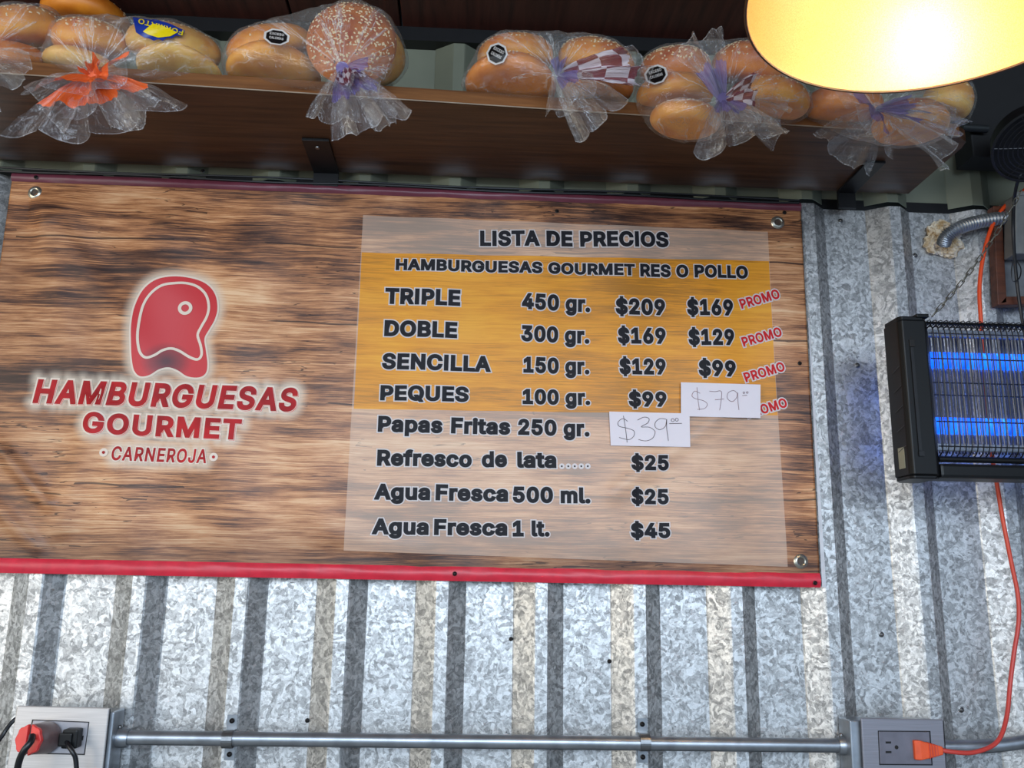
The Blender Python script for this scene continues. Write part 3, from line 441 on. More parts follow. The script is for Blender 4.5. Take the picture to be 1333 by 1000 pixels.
# ------------------------------------------------------------------ banner
ban = empty('menu_banner', (0, 0, 1.592), 'large vinyl price banner with wood print, red logo and yellow price panel', 'banner')
TL, TR, BR, BL = P(18, 227), P(1041, 266), P(1067, 765), P(-56, 745)
def bq(u, v):   # u 0..1 left-right, v 0..1 top-bottom -> world x,z
    a = TL.lerp(TR, u); c = BL.lerp(BR, u); p = a.lerp(c, v); return p.x, p.z
def m_print():
    t = NT('banner_wood_print'); co = t.tc(); X, Y, Z = t.sep(co)
    # planks: six rows, each with own tone
    wz = t.math('ADD', Z, t.math('MULTIPLY', t.math('SUBTRACT', t.noise(t.mapping(co, (2.5, 1, 1)), 1.5, 2), .5), .035))
    row = t.math('FLOOR', t.math('MULTIPLY', wz, 8.2))
    cmb = t.n.new('ShaderNodeCombineXYZ'); t.put(cmb.inputs[0], row); t.put(cmb.inputs[1], row)
    tone = t.noise(cmb.outputs[0], 3.3, 0)
    rowfr = t.math('FRACT', t.math('MULTIPLY', wz, 8.2))
    seam = t.math('LESS_THAN', rowfr, .022)
    seam = t.math('MULTIPLY', seam, t.math('GREATER_THAN', t.noise(t.mapping(co, (2, 1, 9)), 2.4, 2), .50))
    dd = t.mix(.007, co, t.noise(co, 9, 2, out=1), 'ADD')
    g1 = t.noise(t.mapping(dd, (2.2, 1, 38)), 3.4, 8, .68, .7)
    g2 = t.noise(t.mapping(dd, (7, 1, 130)), 3, 3, .7)
    bigv = t.noise(t.mapping(co, (2.2, 1, 5.5), (3.1, 0, 1.2)), 1.7, 4, .6)
    f = t.math('ADD', t.math('MULTIPLY', g1, .55), t.math('MULTIPLY', g2, .22))
    f = t.math('ADD', f, t.math('MULTIPLY', bigv, .85)); f = t.math('ADD', f, t.math('MULTIPLY', tone, .22))
    f = t.math('SUBTRACT', f, .445)
    g3 = t.noise(t.mapping(dd, (3.5, 1, 210)), 3, 6, .75, .3)
    lay_ = t.noise(t.mapping(dd, (1.3, 1, 14), (2, 0, 4)), 2.6, 5, .6, .5)
    f = t.math('ADD', t.math('MULTIPLY', t.math('SUBTRACT', f, .5), 1.5), t.math('ADD', .5, t.math('ADD', t.math('MULTIPLY', t.math('SUBTRACT', g3, .5), 1.35), t.math('MULTIPLY', t.math('SUBTRACT', lay_, .5), .9))))
    wood = t.ramp(f, [(.12, lin((50, 32, 28))), (.30, lin((100, 66, 50))), (.46, lin((166, 110, 72))), (.62, lin((206, 150, 106))), (.85, lin((230, 190, 150)))])
    # darker boards at the left and lower edge, as printed
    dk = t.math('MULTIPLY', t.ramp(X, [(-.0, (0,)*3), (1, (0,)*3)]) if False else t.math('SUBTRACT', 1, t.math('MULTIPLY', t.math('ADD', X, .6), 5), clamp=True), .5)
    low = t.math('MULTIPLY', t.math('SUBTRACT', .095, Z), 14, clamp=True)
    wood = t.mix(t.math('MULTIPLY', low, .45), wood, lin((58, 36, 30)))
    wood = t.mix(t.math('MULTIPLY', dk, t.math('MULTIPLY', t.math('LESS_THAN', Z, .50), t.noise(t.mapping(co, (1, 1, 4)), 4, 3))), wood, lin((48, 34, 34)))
    # cracks
    ck = t.noise(t.mapping(dd, (1.6, 1, 26), (5, 0, 2)), 2.6, 3, .5)
    ck = t.math('LESS_THAN', t.math('ABSOLUTE', t.math('SUBTRACT', ck, .5)), .0055)
    ckm = t.math('MULTIPLY', ck, t.math('GREATER_THAN', t.noise(co, 5, 1), .54))
    wood = t.mix(t.math('MAXIMUM', t.math('MULTIPLY', ckm, .75), t.math('MULTIPLY', seam, .8)), wood, lin((40, 24, 20)))
    kn = t.ramp(t.voro(t.mapping(co, (4, 1, 9)), 1.1, 'F1', 'Distance'), [(.03, (1,)*3), (.09, (0,)*3)])
    wood = t.mix(t.math('MULTIPLY', t.sep(kn)[0], .5), wood, lin((50, 32, 28)))
    # pale translucent panel and yellow block (a slanted quad: limits vary linearly with height)
    def lim(pa, pb):            # x limit through two points
        a = P(*pa); c = P(*pb); k = (a.x-c.x)/(a.z-c.z)
        return t.math('ADD', t.math('MULTIPLY', t.math('SUBTRACT', Z, a.z-1.592), k), a.x)
    def limz(pa, pb):
        a = P(*pa); c = P(*pb); k = (a.z-c.z)/(a.x-c.x)
        return t.math('ADD', t.math('MULTIPLY', t.math('SUBTRACT', X, a.x), k), a.z-1.592)
    xl = lim((473, 280), (448, 716)); xr = lim((998, 298), (1024, 735))
    inx = t.math('MULTIPLY', t.math('GREATER_THAN', X, xl), t.math('LESS_THAN', X, xr))
    zt = limz((473, 281), (998, 303)); zb = limz((448, 717), (1024, 738))
    pan = t.math('MULTIPLY', inx, t.math('MULTIPLY', t.math('LESS_THAN', Z, zt), t.math('GREATER_THAN', Z, zb)))
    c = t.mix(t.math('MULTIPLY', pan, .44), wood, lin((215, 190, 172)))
    xl2 = lim((471, 329), (461, 533)); yt = limz((471, 329), (1000, 341)); yb = limz((461, 533), (1010, 541))
    yel = t.math('MULTIPLY', t.math('MULTIPLY', t.math('GREATER_THAN', X, xl2), t.math('LESS_THAN', X, lim((1000, 341), (1012, 541)))),
                 t.math('MULTIPLY', t.math('LESS_THAN', Z, yt), t.math('GREATER_THAN', Z, yb)))
    ycol = t.ramp(f, [(.2, lin((172, 112, 22))), (.45, lin((216, 140, 18))), (.8, lin((232, 162, 36)))])
    c = t.mix(yel, c, ycol)
    ha = t.n.new('ShaderNodeAttribute'); ha.attribute_name = 'halo'; c = t.mix(t.math('MULTIPLY', ha.outputs['Fac'], .72), c, lin((216, 200, 182)))
    weave = t.math('MULTIPLY', t.math('SINE', t.math('MULTIPLY', X, 2400)), t.math('SINE', t.math('MULTIPLY', Z, 2400)))
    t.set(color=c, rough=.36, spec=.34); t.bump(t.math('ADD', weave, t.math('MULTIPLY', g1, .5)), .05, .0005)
    return t.m
M_print = m_print()
NU, NV = 400, 200; vs = []; fs = []
for j in range(NV+1):
    for i in range(NU+1):
        x, z = bq(i/NU, j/NV); vs.append((x, banner_y(x, z), z))
for j in range(NV):
    for i in range(NU): a = j*(NU+1)+i; fs.append((a, a+1, a+NU+2, a+NU+1))
vinyl = o = mesh('printed_vinyl', vs, fs, M_print, ban, True)
if o.data.polygons[500].normal.y > 0: o.data.flip_normals()
sol = o.modifiers.new('thick', 'SOLIDIFY'); sol.thickness = .0006; sol.offset = -1
# make sure front faces the viewer (-y)
def hem(v0, v1, mat, name, puff=.003, u0=0, u1=1):
    m = MB(); n = 120; k = 7; vs = []; fs = []
    for i in range(n+1):
        u = u0+(u1-u0)*i/n
        for j in range(k+1):
            s_ = j/k; x, z = bq(u, v0+(v1-v0)*s_)
            y = -.0035-puff*math.sin(math.pi*s_)*(1+.25*noise.noise(Vector((x*14, s_*2, 0))))-.0008*noise.noise(Vector((x*40, s_*3, 5)))
            vs.append((x, y, z))
    for i in range(n):
        for j in range(k): a = i*(k+1)+j; fs.append((a, a+1, a+k+2, a+k+1))
    return mesh(name, vs, fs, mat, ban, True)
hem(-.002, .022, simple('maroon_hem', (104, 48, 62), .35), 'top_hem', .0035)
hem(.966, 1.0, simple('red_hem', (205, 42, 62), .38), 'bottom_hem', .003)
m = MB()
ring = [Vector((bq(1.002, v)[0], -.003, bq(1.0, v)[1])) for v in [k/40 for k in range(13, 41)]]
for a, c in zip(ring, ring[1:]):
    wd = .004
    m.add([a, a+Vector((wd*(2.18-a.z)/.4+.0005, .001, 0)), c+Vector((wd*(2.18-c.z)/.4+.0005, .001, 0)), c], [(0, 1, 2, 3)])
m.build('white_edge', simple('white_vinyl_back', (215, 215, 220), .4), ban)
M_grom = simple('grommet_metal', (188, 184, 172), .28, .85)
for q in ((47, 252), (1011, 291), (1041, 731)):
    c = P(*q, 0); c.y = banner_y(c.x, c.z)-.0004; M = rotM((0, -1, 0), c); g = MB()
    g.lathe([(.0048, -.001), (.005, .0016), (.0065, .0024), (.0088, .0016), (.0105, .0002), (.0105, -.0006)], M, 28)
    g.lathe([(0, .0002), (.0049, .0002)], M, 20, 1)
    g.build('grommet', [M_grom, simple('grommet_hole', (70, 56, 46), .6, 0, 0)], ban, True)
for q in ((47, 231), (592, 747), (1061, 759), (1041, 473), (1021, 277), (264, 223), (725, 275)):
    c = P(*q, 0); screw(q[0], q[1], -.0075 if q[1] in (747, 759, 231) else banner_y(c.x, c.z)-.0005, .0021, ban, M_dscrew)

M_ink = NT('black_ink').set(color=lin((24, 23, 30)), rough=.5, spec=.18).m
M_out = NT('white_ink_outline').set(color=lin((205, 196, 196)), rough=.4).m
M_red = NT('red_ink').set(color=lin((200, 26, 32)), rough=.5, spec=.2).m
M_logo = simple('logo_red_ink', (172, 26, 32), .5, 0, .3, 25, spec=.2)
M_logo2 = NT('logo_light_red_ink').set(color=lin((214, 120, 106)), rough=.4).m
M_lout = NT('logo_outline_ink').set(color=lin((222, 204, 188)), rough=.4).m
def glowmat(a):
    t = NT('printed_halo'); t.set(color=lin((225, 205, 185)), rough=.4, alpha=a); return t.m
BOLD = .044
def menu(s, L, Rr, cap, sp_=1.0, bold=BOLD, out=.040):
    return ink_line(s, L, Rr, cap, [(M_out, bold+out, 0, 0, .0005), (M_ink, bold, 0, 0, .0010)], ban, spacing=sp_)
for a in [("LISTA DE PRECIOS", (625, 321), (870, 323), 20),
          ("HAMBURGUESAS GOURMET", (515, 352), (826, 360), 15), ("RES O POLLO", (833, 361), (973, 364), 16.5),
          ("TRIPLE", (501, 396), (599, 399), 21), ("450 gr.", (679, 403), (768, 407), 21), ("$209", (801, 410), (866, 411), 21), ("$169", (894, 411), (954, 412), 21),
          ("DOBLE", (500, 438), (595, 441), 21), ("300 gr.", (678, 445), (767, 448), 21), ("$169", (804, 448), (867, 448), 21), ("$129", (896, 450), (956, 450), 21),
          ("SENCILLA", (497, 481), (639, 485), 21), ("150 gr.", (681, 486), (767, 488), 21), ("$129", (806, 488), (867, 488), 21), ("$99", (909, 490), (958, 491), 21),
          ("PEQUES", (495, 522), (610, 524), 20), ("100 gr.", (680, 527), (768, 528), 20), ("$99", (818, 530), (868, 530), 20),
          ("Papas", (492, 563), (576, 565), 21), ("Fritas", (587, 565), (664, 567), 21), ("250 gr.", (674, 567), (767, 569), 21),
          ("Refresco", (491, 607), (614, 609), 21), ("de", (627, 609), (660, 609), 21), ("lata", (673, 610), (724, 610), 21),
          ("Agua", (487, 651), (560, 652), 21), ("Fresca", (567, 652), (661, 654), 21), ("500 ml.", (667, 655), (768, 656), 21),
          ("Agua", (484, 696), (558, 697), 21), ("Fresca", (565, 697), (660, 698), 21), ("1 lt.", (667, 699), (715, 699), 21),
          ("$25", (821, 613), (870, 613), 20), ("$25", (821, 657), (870, 657), 20), ("$45", (820, 701), (872, 701), 20)]:
    menu(*a)
# the dotted leader
m = MB()
for k in range(5):
    c = P(731+8.4*k, 607.5, 0); yb_ = banner_y(c.x, c.z); M = rotM((0, -1, 0), (c.x, yb_, c.z))
    m.lathe([(.0014, .0006), (.0042, .0006)], M, 14, 0); m.lathe([(0, .0006), (.0014, .0006)], M, 8, 1)
m.build('dotted_leader', [M_out, M_ink], ban)
for L, Rr in (((965, 403), (1015, 389)), ((968, 452), (1018, 438)), ((971, 498), (1022, 483)), ((974, 545), (1025, 530))):
    o = ink_line("PROMO", L, Rr, 12.5, [(M_out, .10, 0, 0, .0005), (M_red, .03, 0, 0, .0010)], ban)
    o['label'] = 'slanted red PROMO lettering with white outline'
# logo words
LOGO = []
for s, L, Rr, cap, sh in (("HAMBURGUESAS", (45, 526), (387, 537), 31, .12), ("GOURMET", (110, 565), (314, 574), 27, .0), ("CARNEROJA", (147, 600), (270, 604), 18, .08)):
    if s == "CARNEROJA": ly = [(M_lout, .07, 0, 0, .0006), (M_logo, .022, 0, 0, .0010)]
    else: ly = [(M_lout, .08, 0, 0, .0005), (M_logo2, .040, .022, -.020, .0007), (M_lout, .048, .0, .0, .0009), (M_logo, .036, 0, 0, .0012)]
    o = ink_line(s, L, Rr, cap, ly, ban, shear=sh, spacing=1.05); o['label'] = 'red logo lettering'; LOGO.append(o)
# steak emblem
def zp(x, y): return (20+x/3.3325, 340+y/3.3325)
OUT = [(700, 70), (620, 85), (560, 130), (525, 200), (512, 280), (512, 360), (515, 430), (525, 480), (550, 505), (590, 500), (630, 475), (670, 465), (710, 478), (750, 503), (800, 508), (830, 490), (837, 450), (830, 390), (824, 340), (845, 300), (868, 260), (880, 210), (870, 150), (835, 105), (780, 80)]
INN = [(700, 100), (640, 112), (590, 150), (560, 200), (545, 270), (540, 340), (550, 400), (575, 425), (610, 415), (645, 392), (680, 383), (715, 393), (760, 420), (795, 430), (812, 410), (808, 370), (795, 325), (810, 290), (835, 245), (843, 200), (830, 150), (795, 115), (750, 100)]
def poly_on(pts, lift, grow=0, fn=banner_y):
    pts = spline([Vector((x, y, 0)) for x, y in pts], 5, True)
    if grow:
        n = len(pts); q = []
        for i in range(n):
            t = (pts[(i+1) % n]-pts[i-1]).normalized(); q.append(pts[i]+Vector((t.y, -t.x, 0))*grow*(-1))
        pts = q
    bm = bmesh.new(); bv_ = [bm.verts.new(p) for p in pts]
    for t in tessellate_polygon([pts]):
        try: bm.faces.new([bv_[i] for i in t])
        except ValueError: pass
    for _ in range(4):
        lng = [e for e in bm.edges if e.calc_length() > 14]
        if lng: bmesh.ops.subdivide_edges(bm, edges=lng, cuts=1); bmesh.ops.triangulate(bm, faces=bm.faces[:])
    bm.verts.index_update(); W = []
    for v in bm.verts:
        w_ = P(*zp(v.co.x, v.co.y)); w_.y = fn(w_.x, w_.z)-lift; W.append(w_)
    fs_ = [tuple(v.index for v in f.verts) for f in bm.faces]; bm.free()
    return W, fs_
def area2(p): return sum(p[i][0]*p[(i+1) % len(p)][1]-p[(i+1) % len(p)][0]*p[i][1] for i in range(len(p)))
sg = 1 if area2(OUT) < 0 else -1
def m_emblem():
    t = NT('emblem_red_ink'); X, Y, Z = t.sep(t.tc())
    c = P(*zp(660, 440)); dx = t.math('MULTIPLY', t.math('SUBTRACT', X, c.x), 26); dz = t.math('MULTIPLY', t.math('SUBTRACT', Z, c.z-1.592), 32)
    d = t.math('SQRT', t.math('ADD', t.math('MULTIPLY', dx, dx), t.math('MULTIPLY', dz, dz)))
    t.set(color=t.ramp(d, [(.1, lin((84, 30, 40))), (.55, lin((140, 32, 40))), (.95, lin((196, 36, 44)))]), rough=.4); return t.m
M_emb = m_emblem()
HALO = []
m = MB()
for g, mi_, lf in ((8, 2, .0006), (0, 3, .0009)):
    W, f = poly_on(OUT, lf, g*sg); HALO += [w_ for w_ in W]
    m.add(W, f, mi_)
W = [P(*zp(p.x, p.y)) for p in spline([Vector((x, y, 0)) for x, y in INN], 5, True)]
inner = []; outer = []
n = len(W)
for i in range(n):
    t_ = (W[(i+1) % n]-W[i-1]); t_.y = 0; t_.normalize(); nn = Vector((t_.z, 0, -t_.x))*.0019
    for lst, s_ in ((inner, 1), (outer, -1)):
        q = W[i]+nn*s_; q.y = banner_y(q.x, q.z)-.0014; lst.append(q)
m.add(inner+outer, [(i, (i+1) % n, n+(i+1) % n, n+i) for i in range(n)], 2)
c = P(*zp(741, 208)); c.y = banner_y(c.x, c.z); M = rotM((0, -1, 0), c)
m.lathe([(.0056, .0016), (.0104, .0016)], M, 28, 2)
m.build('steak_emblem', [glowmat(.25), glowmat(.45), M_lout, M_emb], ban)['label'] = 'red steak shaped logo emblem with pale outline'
for q in ((137.6, 590), (280, 596)):
    m = MB(); c = P(*q); c.y = banner_y(c.x, c.z); M = rotM((0, -1, 0), c); m.lathe([(0, .0012), (.0022, .0012)], M, 12, 1); m.lathe([(0, .0006), (.006, .0006)], M, 16, 0)
    m.build('logo_dot', [M_lout, M_logo], ban)

# soft pale halo printed round the logo, stored on the vinyl itself
from mathutils.kdtree import KDTree
hp = [(w_.x, w_.z, 26) for w_ in HALO]
for o in LOGO: hp += [(v.co.x, v.co.z+1.592, 1) for v in list(o.data.vertices)[::3]]
kd = KDTree(len(hp))
for i, q in enumerate(hp): kd.insert((q[0], 0, q[1]), i)
kd.balance()
at = vinyl.data.attributes.new('halo', 'FLOAT', 'POINT'); hv = []
for v in vinyl.data.vertices:
    if v.co.x > -.1: hv.append(0.0); continue
    _, _, d = kd.find((v.co.x, 0, v.co.z+1.592)); hv.append(max(0.0, min(1.0, (1-(d-.002)/.013)))**1.5)
at.data.foreach_set('value', hv)

# handwritten price cards
M_card = simple('white_card', (222, 214, 222), .5, 0, .03, 20)
def card(pts, label, strokes, inkc, zo):
    C = [P(*q) for q in pts]; cx = sum((c.x for c in C))/4; cz = sum((c.z for c in C))/4
    yb_ = min(banner_y(C[0].lerp(C[1], i/8).x, C[0].lerp(C[3], j/6).z) for i in range(9) for j in range(7))-.0015
    for c in C: c.y = yb_+.0002
    e = empty('price_card', (cx, yb_, cz), label, 'card')
    g = MB(); g.prism(C, (0, .0005, 0)); g.build('card', M_card, e)
    k = MB()
    for st in strokes:
        W = []
        for x, y in st:
            q = P(760+x/3.572, 500+y/3.572); q.y = yb_-.0002; W.append(q)
        k.tube(spline(W, 5), .00042, 5)
    k.build('handwriting', NT('pen_ink').set(color=lin(inkc), rough=.6).m, e)
def circ(x, y, r): return [(x+r*math.cos(a*.785), y+r*math.sin(a*.785)) for a in range(9)]
card([(792, 537), (896, 539.5), (897, 583), (794, 581)], 'white paper card with handwritten price $39, the lower left card', [
    [(200, 178), (178, 165), (156, 180), (160, 200), (200, 210), (228, 222), (228, 245), (205, 262), (160, 252)], [(180, 152), (190, 215), (197, 275)],
    [(245, 172), (275, 158), (298, 165), (292, 185), (262, 203), (300, 205), (326, 225), (315, 255), (285, 268), (250, 262)],
    [(378, 168), (350, 165), (328, 182), (328, 205), (350, 216), (374, 200), (380, 168), (380, 210), (388, 268)],
    circ(408, 172, 7), circ(427, 170, 7), [(392, 188), (450, 187)]], (72, 52, 50), 0)
card([(885, 499), (988, 502), (988, 545.5), (885, 543)], 'white paper card with handwritten price $79, the upper right card', [
    [(535, 48), (510, 38), (497, 58), (512, 72), (550, 82), (568, 98), (555, 118), (522, 122)], [(520, 20), (524, 70), (532, 126)],
    [(578, 38), (605, 40), (630, 37), (634, 60), (625, 126)], [(604, 78), (645, 74)],
    [(708, 50), (690, 35), (665, 45), (660, 70), (682, 86), (702, 70), (708, 45), (710, 90), (714, 125)],
    circ(737, 45, 4), circ(753, 44, 4), [(730, 58), (752, 57)]], (140, 112, 116), 0)

# ------------------------------------------------------------------ shelf and brackets
ZS = 2.202
def ysh(x): return -.2175+.045*(x-.03)      # front edge line
XR = .775
sh = empty('wall_shelf', (0, -.1, ZS), 'long dark stained wooden shelf on the wall above the banner', 'shelf')
b = MB()
pl = [(-1.4, ysh(-1.4)), (XR-.02, ysh(XR)), (XR-.004, ysh(XR)+.012), (XR, ysh(XR)+.03), (XR, -.001), (-1.4, -.001)]
b.prism([(x, y, ZS) for x, y in pl], (0, 0, .018)); b.build('shelf_board', M_shelf, sh)
b = MB(); b.prism([(x, ysh(x)-.0015, z) for x, z in ((-1.4, ZS+.0015), (XR-.021, ZS+.0015), (XR-.021, ZS+.0185), (-1.4, ZS+.0185))], (0, .0012, 0)); b.build('raw_front_edge', M_shelfedge, sh)
b = MB(); b.tube([(-1.4, ysh(-1.4)-.0012, ZS+.0008), (XR-.02, ysh(XR-.02)-.0012, ZS+.0008)], .0009, 6); b.build('light_edge_line', simple('pale_edge', (150, 132, 112), .5), sh)  # pale line along the lower front edge of the shelf
for px0, px1, py_, lab in ((393, 428, 182, 'black steel shelf bracket left above the banner logo side'), (1128, 1157, 211, 'black steel shelf bracket at the right end of the shelf')):
    a = PZ(px0, py_, ZS-.003); c = PZ(px1, py_, ZS-.003)
    x0, x1, yf = a.x, c.x, (a.y+c.y)/2
    if px0 > 1000: x1 = x0+.028
    e = empty('shelf_bracket', ((x0+x1)/2, 0, ZS-.01), lab, 'bracket', 'brackets under the shelf')
    b = MB(); b.box((x0, yf, ZS-.0045), (x1, -.001, ZS-.0005), 0, .0006); b.build('top_arm', M_black, e)
    b = MB(); b.box((x0, -.006, ZS-.030), (x1, -.001, ZS-.0045), 0, .0006); b.build('wall_arm', M_black, e)
    b = MB(); b.lathe([(.0035, 0), (.003, .0018), (0, .002)], rotM((0, 0, -1), ((x0+x1)/2, yf+.02, ZS-.0045)), 12); b.build('screw', M_screw, e, True)

# ------------------------------------------------------------------ burger buns in bags
def m_bun(name, top, side, base):
    t = NT(name); co = t.tc(); X, Y, Z = t.sep(co)
    n1 = t.noise(co, 45, 3); n2 = t.noise(co, 14, 2)
    h = t.math('ADD', t.math('MULTIPLY', Z, 24), t.math('ADD', t.math('MULTIPLY', t.math('SUBTRACT', n2, .5), .55), .5))
    c = t.ramp(h, [(.05, lin(base)), (.30, lin(side)), (.52, lin(tuple((a+b)/2 for a, b in zip(side, top)))), (.80, lin(top))])
    c = t.mix(t.math('MULTIPLY', t.math('SUBTRACT', n1, .3, clamp=True), .9), c, lin(tuple(min(255, v*1.25) for v in side)))
    t.set(color=c, rough=.42, spec=.45, sub=0); t.bump(n1, .25, .002); return t.m
MB1 = m_bun('golden_bun_crust', (186, 86, 12), (238, 160, 56), (206, 118, 32))
MB2 = m_bun('pale_bun_crust', (198, 112, 28), (238, 186, 98), (220, 150, 60))
MB3 = m_bun('brown_bun_crust', (158, 64, 10), (222, 132, 40), (190, 100, 26))
M_sesame = simple('sesame', (238, 214, 170), .45, 0, .05); M_poppy = simple('poppy', (48, 30, 22), .5, 0, 0)
def film(name, tint=(1, 1, 1), base=.035, extra=None, radial=True):
    """thin clear wrapping film; milky where it is creased"""
    t = NT(name); uv = t.tc('UV')
    U, V, _ = t.sep(uv)
    st = t.noise(t.mapping(uv, (46, 1.6, 1)), 1.0, 4, .6, .5)
    cr2 = t.noise(t.tc('Object'), 60, 4, .6, 1.2)
    line = t.sep(t.ramp(st, [(.535, (0,)*3), (.575, (.25,)*3), (.59, (1,)*3), (.605, (.2,)*3), (.66, (0,)*3)]))[0]
    cl = t.sep(t.ramp(cr2, [(.585, (0,)*3), (.60, (1,)*3), (.615, (0,)*3)]))[0]
    lw = t.n.new('ShaderNodeLayerWeight'); lw.inputs[0].default_value = .35
    near = t.math('SUBTRACT', 1, t.math('MULTIPLY', V, 1.5), clamp=True)
    milk = t.math('ADD', base, t.math('MULTIPLY', line, t.math('ADD', .22, t.math('MULTIPLY', near, .55))))
    milk = t.math('ADD', milk, t.math('MULTIPLY', cl, .30)); milk = t.math('ADD', milk, t.math('MULTIPLY', near, .07))
    milk = t.math('ADD', milk, t.math('MULTIPLY', lw.outputs['Facing'], .10), clamp=True)
    if name != 'clear_bag_film': milk = t.math('ADD', milk, t.math('MULTIPLY', t.math('GREATER_THAN', V, .985), t.math('MULTIPLY', st, .38)), clamp=True)
    col = tuple(.86*k for k in tint)
    milk2 = milk
    if extra: col, milk2 = extra(t, U, V, st, milk)
    t.set(color=col, rough=.22, spec=.7)
    hb = t.math('ADD', t.math('MULTIPLY', st, .8), t.math('MULTIPLY', cr2, .6))
    nrm = t.bump(hb, .8, .003)
    tr = t.n.new('ShaderNodeBsdfTransparent'); tr.inputs[0].default_value = (.97, .97, .97, 1)
    mx = t.n.new('ShaderNodeMixShader'); t.put(mx.inputs[0], milk2); t.link(tr.outputs[0], mx.inputs[1]); t.link(t.b.outputs[0], mx.inputs[2])
    gl = t.n.new('ShaderNodeBsdfGlossy'); gl.inputs['Roughness'].default_value = .10; gl.inputs['Color'].default_value = (.9, .9, .92, 1); t.link(nrm, gl.inputs['Normal'])
    mg = t.n.new('ShaderNodeMixShader'); fr = t.math('ADD', .03, t.math('MULTIPLY', lw.outputs['Fresnel'], .13), clamp=True)
    t.put(mg.inputs[0], fr); t.link(mx.outputs[0], mg.inputs[1]); t.link(gl.outputs[0], mg.inputs[2])
    t.link(mg.outputs[0], t.out.inputs[0]); return t.m
M_film = film('clear_bag_film')
def printed(lo, hi, col1, col2, op, plaid=False):
    def ex(t, U, V, st, milk):
        wob = t.math('MULTIPLY', t.math('SUBTRACT', t.noise(t.mapping(t.tc('UV'), (9, 3, 1)), 1, 2), .5), .35)
        v = t.math('ADD', V, wob)
        mask = t.math('MULTIPLY', t.math('GREATER_THAN', v, lo), t.math('LESS_THAN', v, hi))
        c = t.mix(st, lin(col1), lin(col2))
        if plaid:
            ch = t.n.new('ShaderNodeTexChecker'); t.link(t.mapping(t.tc('UV'), (7, 4, 1)), ch.inputs[0]); ch.inputs['Scale'].default_value = 1
            ch.inputs[1].default_value = lin((210, 200, 210)); ch.inputs[2].default_value = lin((120, 40, 58)); c = ch.outputs[0]
        col = t.mix(mask, (.84, .83, .86, 1), c)
        return col, t.math('MAXIMUM', milk, t.math('MULTIPLY', mask, op))
    return ex
M_orange = film('orange_print_film', extra=printed(-.2, .52, (232, 70, 22), (250, 128, 60), .92))
M_purple = film('purple_print_film', extra=printed(-.2, .50, (104, 88, 158), (150, 138, 196), .62))
M_plaid = film('red_plaid_print_film', extra=printed(.05, .85, (120, 40, 58), (150, 60, 80), .85, True))
M_clear_tail = film('clear_tail_film', base=.06)

def bun_geo(Rr, h, seed):
    prof = [(0, -.42), (.55, -.425), (.80, -.40), (.93, -.30), (1.0, -.10), (.985, .06), (.93, .22), (.82, .36), (.66, .46), (.46, .53), (.24, .57), (0, .585)]
    m_ = MB(); m_.lathe([(r*Rr, z*h) for r, z in prof], Matrix.Identity(4), 36)
    vs = []
    for v in m_.v:
        n_ = noise.noise(v*28+Vector((seed*3.7, 0, 0))); s_ = 1+.035*n_+.05*noise.noise(v*11+Vector((seed, 5, 0)))
        vs.append(Vector((v.x*s_, v.y*s_, v.z*(1+.05*n_))))
    return vs, m_.f
def add_bun(px, py, y, Rpx, hpx, axis, mat, label, seeds=60, poppy=12, seed=0, spin=0):
    c = P(px, py, y); k = (c-CAM).dot(FW)/F
    Rr, h = Rpx*k, hpx*k
    vs, fs = bun_geo(Rr, h, seed)
    me = bpy.data.meshes.new('burger_bun'); me.from_pydata([tuple(v) for v in vs], [], fs); me.materials.append(mat)
    me.polygons.foreach_set('use_smooth', [True]*len(me.polygons))
    bm = bmesh.new(); bm.from_mesh(me); bmesh.ops.recalc_face_normals(bm, faces=bm.faces); bm.to_mesh(me); bm.free()
    o = bpy.data.objects.new('burger_bun', me); COL.objects.link(o)
    M = rotM(axis, c, spin); o.matrix_world = M
    ss = o.modifiers.new('s', 'SUBSURF'); ss.levels = ss.render_levels = 1
    tag(o, label, 'bread', 'burger buns in clear bags on the shelf')
    rnd = random.Random(seed*13+5); g = MB(); bv = BVHTree.FromPolygons(vs, fs)
    seeds = int(seeds*1.7)
    for i in range(seeds+poppy):
        a = rnd.uniform(0, 6.283); rr = Rr*math.sqrt(rnd.uniform(0, .92))
        hit = bv.ray_cast(Vector((rr*math.cos(a), rr*math.sin(a), h)), Vector((0, 0, -1)))
        if i % 5 < 2:
            el = rnd.uniform(.05, 1.2); hit = bv.ray_cast(Vector((0, 0, 0)), Vector((math.cos(a)*math.cos(el), math.sin(a)*math.cos(el), math.sin(el)*h/Rr)))
            if hit[0] and hit[1].dot(hit[0]) < 0: hit = (hit[0], -hit[1])
        if not hit[0] or hit[1].z == 0: continue
        nn = hit[1] if hit[1].dot(hit[0]) > 0 else -hit[1]
        Ms = rotM(nn, hit[0]-nn*.0001, rnd.uniform(0, 6.28)); s_ = rnd.uniform(.8, 1.15)
        L, W, T = (.0020*s_, .00125*s_, .0009*s_) if i < seeds else (.0011, .0009, .0007)
        pts = [(L, 0, 0), (.3*L, W, 0), (-.8*L, .55*W, 0), (-.8*L, -.55*W, 0), (.3*L, -W, 0), (0, 0, T)]
        g.add([Ms @ Vector(p) for p in pts], [(0, 1, 5), (1, 2, 5), (2, 3, 5), (3, 4, 5), (4, 0, 5)], 0 if i < seeds else 1)
    if g.v:
        sm = bpy.data.meshes.new('seeds'); sm.from_pydata([tuple(v) for v in g.v], [], g.f); sm.materials.append(M_sesame); sm.materials.append(M_poppy)
        sm.polygons.foreach_set('material_index', g.mi)
        so = bpy.data.objects.new('sesame_seeds', sm); COL.objects.link(so); so.parent = o; so['kind'] = 'stuff'
    bun_world = [M @ v for v in vs]
    return bun_world

